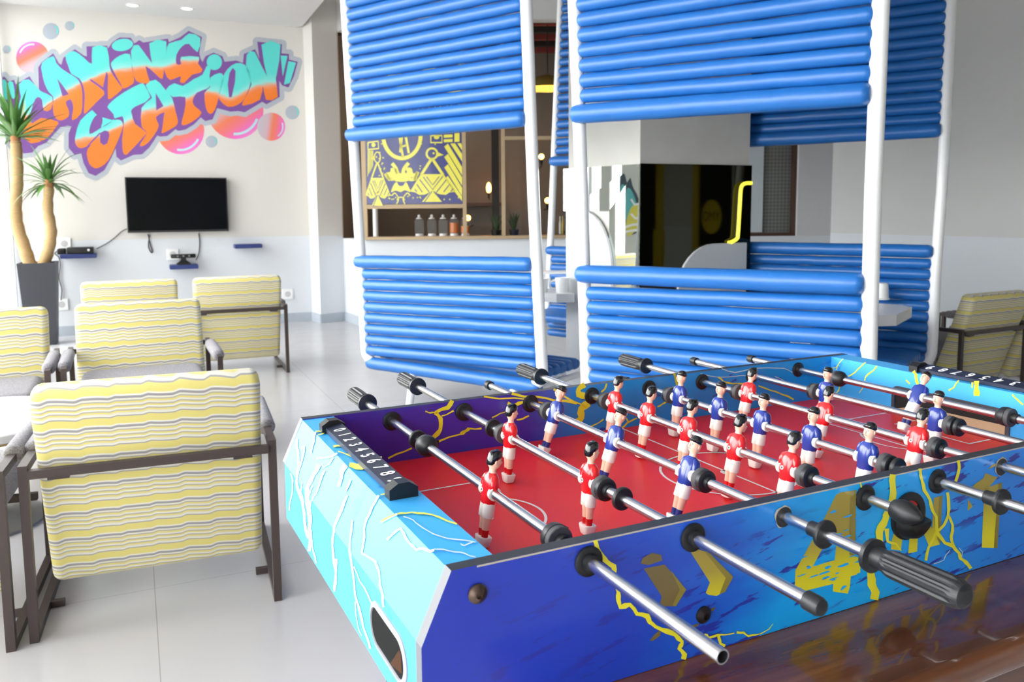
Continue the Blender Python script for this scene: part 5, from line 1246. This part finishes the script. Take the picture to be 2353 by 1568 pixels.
def add_player(root, y, team):
    if team not in PMESH:
        mb, hb = player_mesh(team); b = mb.build('player', player_mats(team), root); h = hb.build('hair', M_HAIR, b); PMESH[team] = (b.data, h.data)
    else:
        b = bpy.data.objects.new('player', PMESH[team][0]); COL.objects.link(b); b.parent = root
        h = bpy.data.objects.new('hair', PMESH[team][1]); COL.objects.link(h); h.parent = b
    b.location = (0, y, 0); b.rotation_euler = (0, 0, 0 if team == 'red' else PI)
    return b
def bumper(root, y, s, flange=.0):
    """grey rubber ring on a black flange; s = side of the flange"""
    mb = MB(); mb.lathe([(-.0085, .0068), (-.0085, .0175), (-.0075, .0182), (.0005, .0182), (.0015, .0175)], (0, y, 0), 'Y', 26, 1)
    mb.lathe([(s * .0015, .0175), (s * .0035, .0178), (s * .0085, .0172), (s * .0100, .0150), (s * .0100, .0095), (s * .0170, .0090), (s * .0175, .0068)] if s > 0 else [(-.0085, .0175), (-.0105, .0178), (-.0155, .0172), (-.0170, .0150), (-.0170, .0095), (-.0240, .0090), (-.0245, .0068)], (0, y, 0), 'Y', 26, 0)
    mb.build('bumper', [M_RUB, M_RUBG], root)
def stop_ball(root, y, s):
    mb = MB(); mb.lathe([(s * .018, .0075), (s * .016, .0120), (s * .008, .0178), (s * .0, .0190), (s * -.004, .0190), (s * -.004, .0070)], (0, y, 0), 'Y', 26, 0)
    mb.lathe([(s * -.004, .0182), (s * -.012, .0182), (s * -.013, .0172), (s * -.013, .0068)], (0, y, 0), 'Y', 26, 1)
    mb.lathe([(s * -.013, .0100), (s * -.024, .0100)], (0, y, 0), 'Y', 20, 0)
    mb.box((.0165, y + s * .004, .008), (.003, .006, .009), 0); mb.build('stop', [M_RUB, M_RUBG], root)
def ring(root, y):
    mb = MB(); mb.lathe([(-.004, .0078), (-.004, .0155), (-.002, .0170), (.002, .0170), (.004, .0155), (.004, .0078)], (0, y, 0), 'Y', 26); mb.build('washer', M_RUB, root)
def collar(root, y, s=1):
    mb = MB(); mb.lathe([(-s * .022, .0075), (-s * .022, .0098), (-s * .004, .0105), (-s * .002, .0180), (s * .002, .0188), (s * .004, .0175), (s * .0045, .0070)], (0, y, 0), 'Y', 26); mb.build('collar', M_RUB, root)
def handle(root, y, s, L=.105, r=.0165):
    """ribbed grip starting at y and running to side s"""
    mb = MB(); n = 48; rings = []
    for h, k, rib in ((-.014, .62, 0), (-.012, 1.22, 0), (-.006, 1.25, 0), (-.004, .80, 0), (.010, .80, 0), (.016, .95, .5), (.022, 1., 1), (L * .5, 1.02, 1), (L - .018, 1.04, 1), (L - .010, 1.0, .3), (L - .003, .84, 0), (L, .5, 0)):
        rings.append([Vector((r * k * (1 - .11 * rib * (1 if i % 4 < 2 else 0)) * cos(2 * PI * i / n), y + s * h, r * k * (1 - .11 * rib * (1 if i % 4 < 2 else 0)) * sin(2 * PI * i / n))) for i in range(n)])
    mb.loft(rings, 0, True, False); mb.build('handle', pm('black_grip', '#1d1e21', .45), root)
def cap(root, y, s, r=.0105):
    mb = MB(); mb.lathe([(0, .0066), (0, r), (s * .016, r), (s * .020, r * .85), (s * .022, r * .4)] if r < .012 else [(0, .0066), (0, r * .8), (s * .01, r), (s * .022, r * .98), (s * .034, r * .6), (s * .042, r * .2)], (0, y, 0), 'Y', 22); mb.build('end_cap', M_RUB, root)
def rod(i, v0, v1, tilt, label, open0=False):
    t = thing('player_rod', label, 'rod', FO + FU * RU[i] + Vector((0, 0, -.0242)), 0, 'steel rods of the football table')
    t.rotation_euler = (Matrix.Rotation(FA, 3, 'Z') @ Matrix.Rotation(math.radians(tilt), 3, 'Y')).to_euler()
    mb = MB(); R_ = .0074
    if open0:
        mb.lathe([(v1, .001), (v1, R_), (v0, R_), (v0, R_ - .0012), (v0 + .05, R_ - .0012), (v0 + .05, .0004)], (0, 0, 0), 'Y', 24, cap=False)
    else: mb.lathe([(v0, .001), (v0, R_), (v1, R_), (v1, .001)], (0, 0, 0), 'Y', 24)
    mb.build('shaft', RODM, t); return t
def team(t, vs, col):
    for v in vs: add_player(t, v, col)
r = rod(0, -.236, .93, 10, 'steel rod with one red goalkeeper, nearest the left end, open pipe end in front', True)
team(r, [.275], 'red'); stop_ball(r, .535, -1); ring(r, .583); stop_ball(r, .078, 1); handle(r, .905, 1)
r = rod(1, -.195, 1.02, 4, 'steel rod with two red players, second rod from the left end')
team(r, [.518, .244], 'red'); bumper(r, .545, 1); ring(r, .590); bumper(r, .212, -1); ring(r, .156); cap(r, -.190, -1); handle(r, 1.015, 1)
r = rod(2, -.16, .935, 19, 'steel rod with three blue players, its black grip towards the camera')
team(r, [.625, .411, .203], 'blue'); bumper(r, .655, 1); bumper(r, .172, -1); collar(r, -.070, -1); handle(r, -.152, -1, .112); cap(r, .93, 1)
r = rod(3, -.06, 1.0, 12, 'steel rod with five red players, fourth rod from the left end')
team(r, [.641, .524, .397, .268, .145], 'red'); bumper(r, .674, 1); bumper(r, .114, -1); cap(r, -.050, -1, .0165); handle(r, .975, 1)
r = rod(4, -.26, .82, 9, 'steel rod with five blue players, fifth rod from the left end')
team(r, [.621, .493, .371, .248, .128], 'blue'); bumper(r, .652, 1); bumper(r, .094, -1); ring(r, .068); collar(r, -.10, -1); handle(r, -.19, -1); cap(r, .815, 1)
r = rod(5, -.20, 1.0, 15, 'steel rod with three red players, sixth rod from the left end')
team(r, [.576, .361, .152], 'red'); bumper(r, .606, 1); bumper(r, .120, -1); collar(r, -.075, -1); handle(r, .965, 1); cap(r, -.2, -1)
r = rod(6, -.26, .945, 7, 'steel rod with two blue players, seventh rod from the left end')
team(r, [.499, .229], 'blue'); bumper(r, .530, 1); bumper(r, .203, -1); ring(r, .180); handle(r, -.17, -1); cap(r, .94, 1)
r = rod(7, -.26, .895, 32, 'steel rod with one tilted blue goalkeeper, farthest from the left end')
team(r, [.387], 'blue'); stop_ball(r, .600, -1); stop_ball(r, .190, 1); handle(r, -.17, -1); cap(r, .89, 1)

# ------------------------------------------------------------------ the wooden table underneath
WT_Z = FO.z - FH
t = NT('glossy_brown_wood'); o = t.obj(); g = t.noise(o, 1.2, 5, (1.2, 16, 16), .6); h = t.noise(o, 3.0, 3, (1, 40, 40))
c = t.ramp(g, [(.28, '#3d2013'), (.45, '#603620'), (.58, '#7b4a2c'), (.75, '#94603c')])
t.bsdf(t.mix(t.math('MULTIPLY', h, .35), c, '#2a140c'), .2, spec=.4, coat=.85, coat_r=.05, bump=g, bump_s=.03, bump_d=.004); M_WOOD = t.m
WT = thing('wooden_table', 'glossy brown wooden table carrying the football table', 'table', (FO + FU * .8 + FV * .35) * 1.0 - Vector((0, 0, FO.z)), FA)
wc = FO + FU * .8 + FV * .35
x0, x1, y0, y1 = .10 - .8, 1.62 - .8, -.168 - .35, .86 - .35
mb = MB(); mb.rbox(((x0 + x1) / 2, (y0 + y1) / 2, WT_Z - .024), (x1 - x0, y1 - y0, .046), .018, 4); mb.build('tabletop', M_WOOD, WT)
mb = MB(); 
for a, b in (((x0 + .08, y0 + .06), (x1 - .08, y0 + .085)), ((x0 + .08, y1 - .085), (x1 - .08, y1 - .06)), ((x0 + .06, y0 + .06), (x0 + .085, y1 - .06)), ((x1 - .085, y0 + .06), (x1 - .06, y1 - .06))): mb.bbox((a[0], a[1], WT_Z - .13), (b[0], b[1], WT_Z - .047))
mb.build('apron', M_WOOD, WT)
for x in (x0 + .10, x1 - .10):
    for y in (y0 + .10, y1 - .10):
        mb = MB(); mb.rbox((x, y, (WT_Z - .047) / 2), (.07, .07, WT_Z - .047), .008, 2); mb.build('leg', M_WOOD, WT)
SC.view_settings.exposure = 0.78
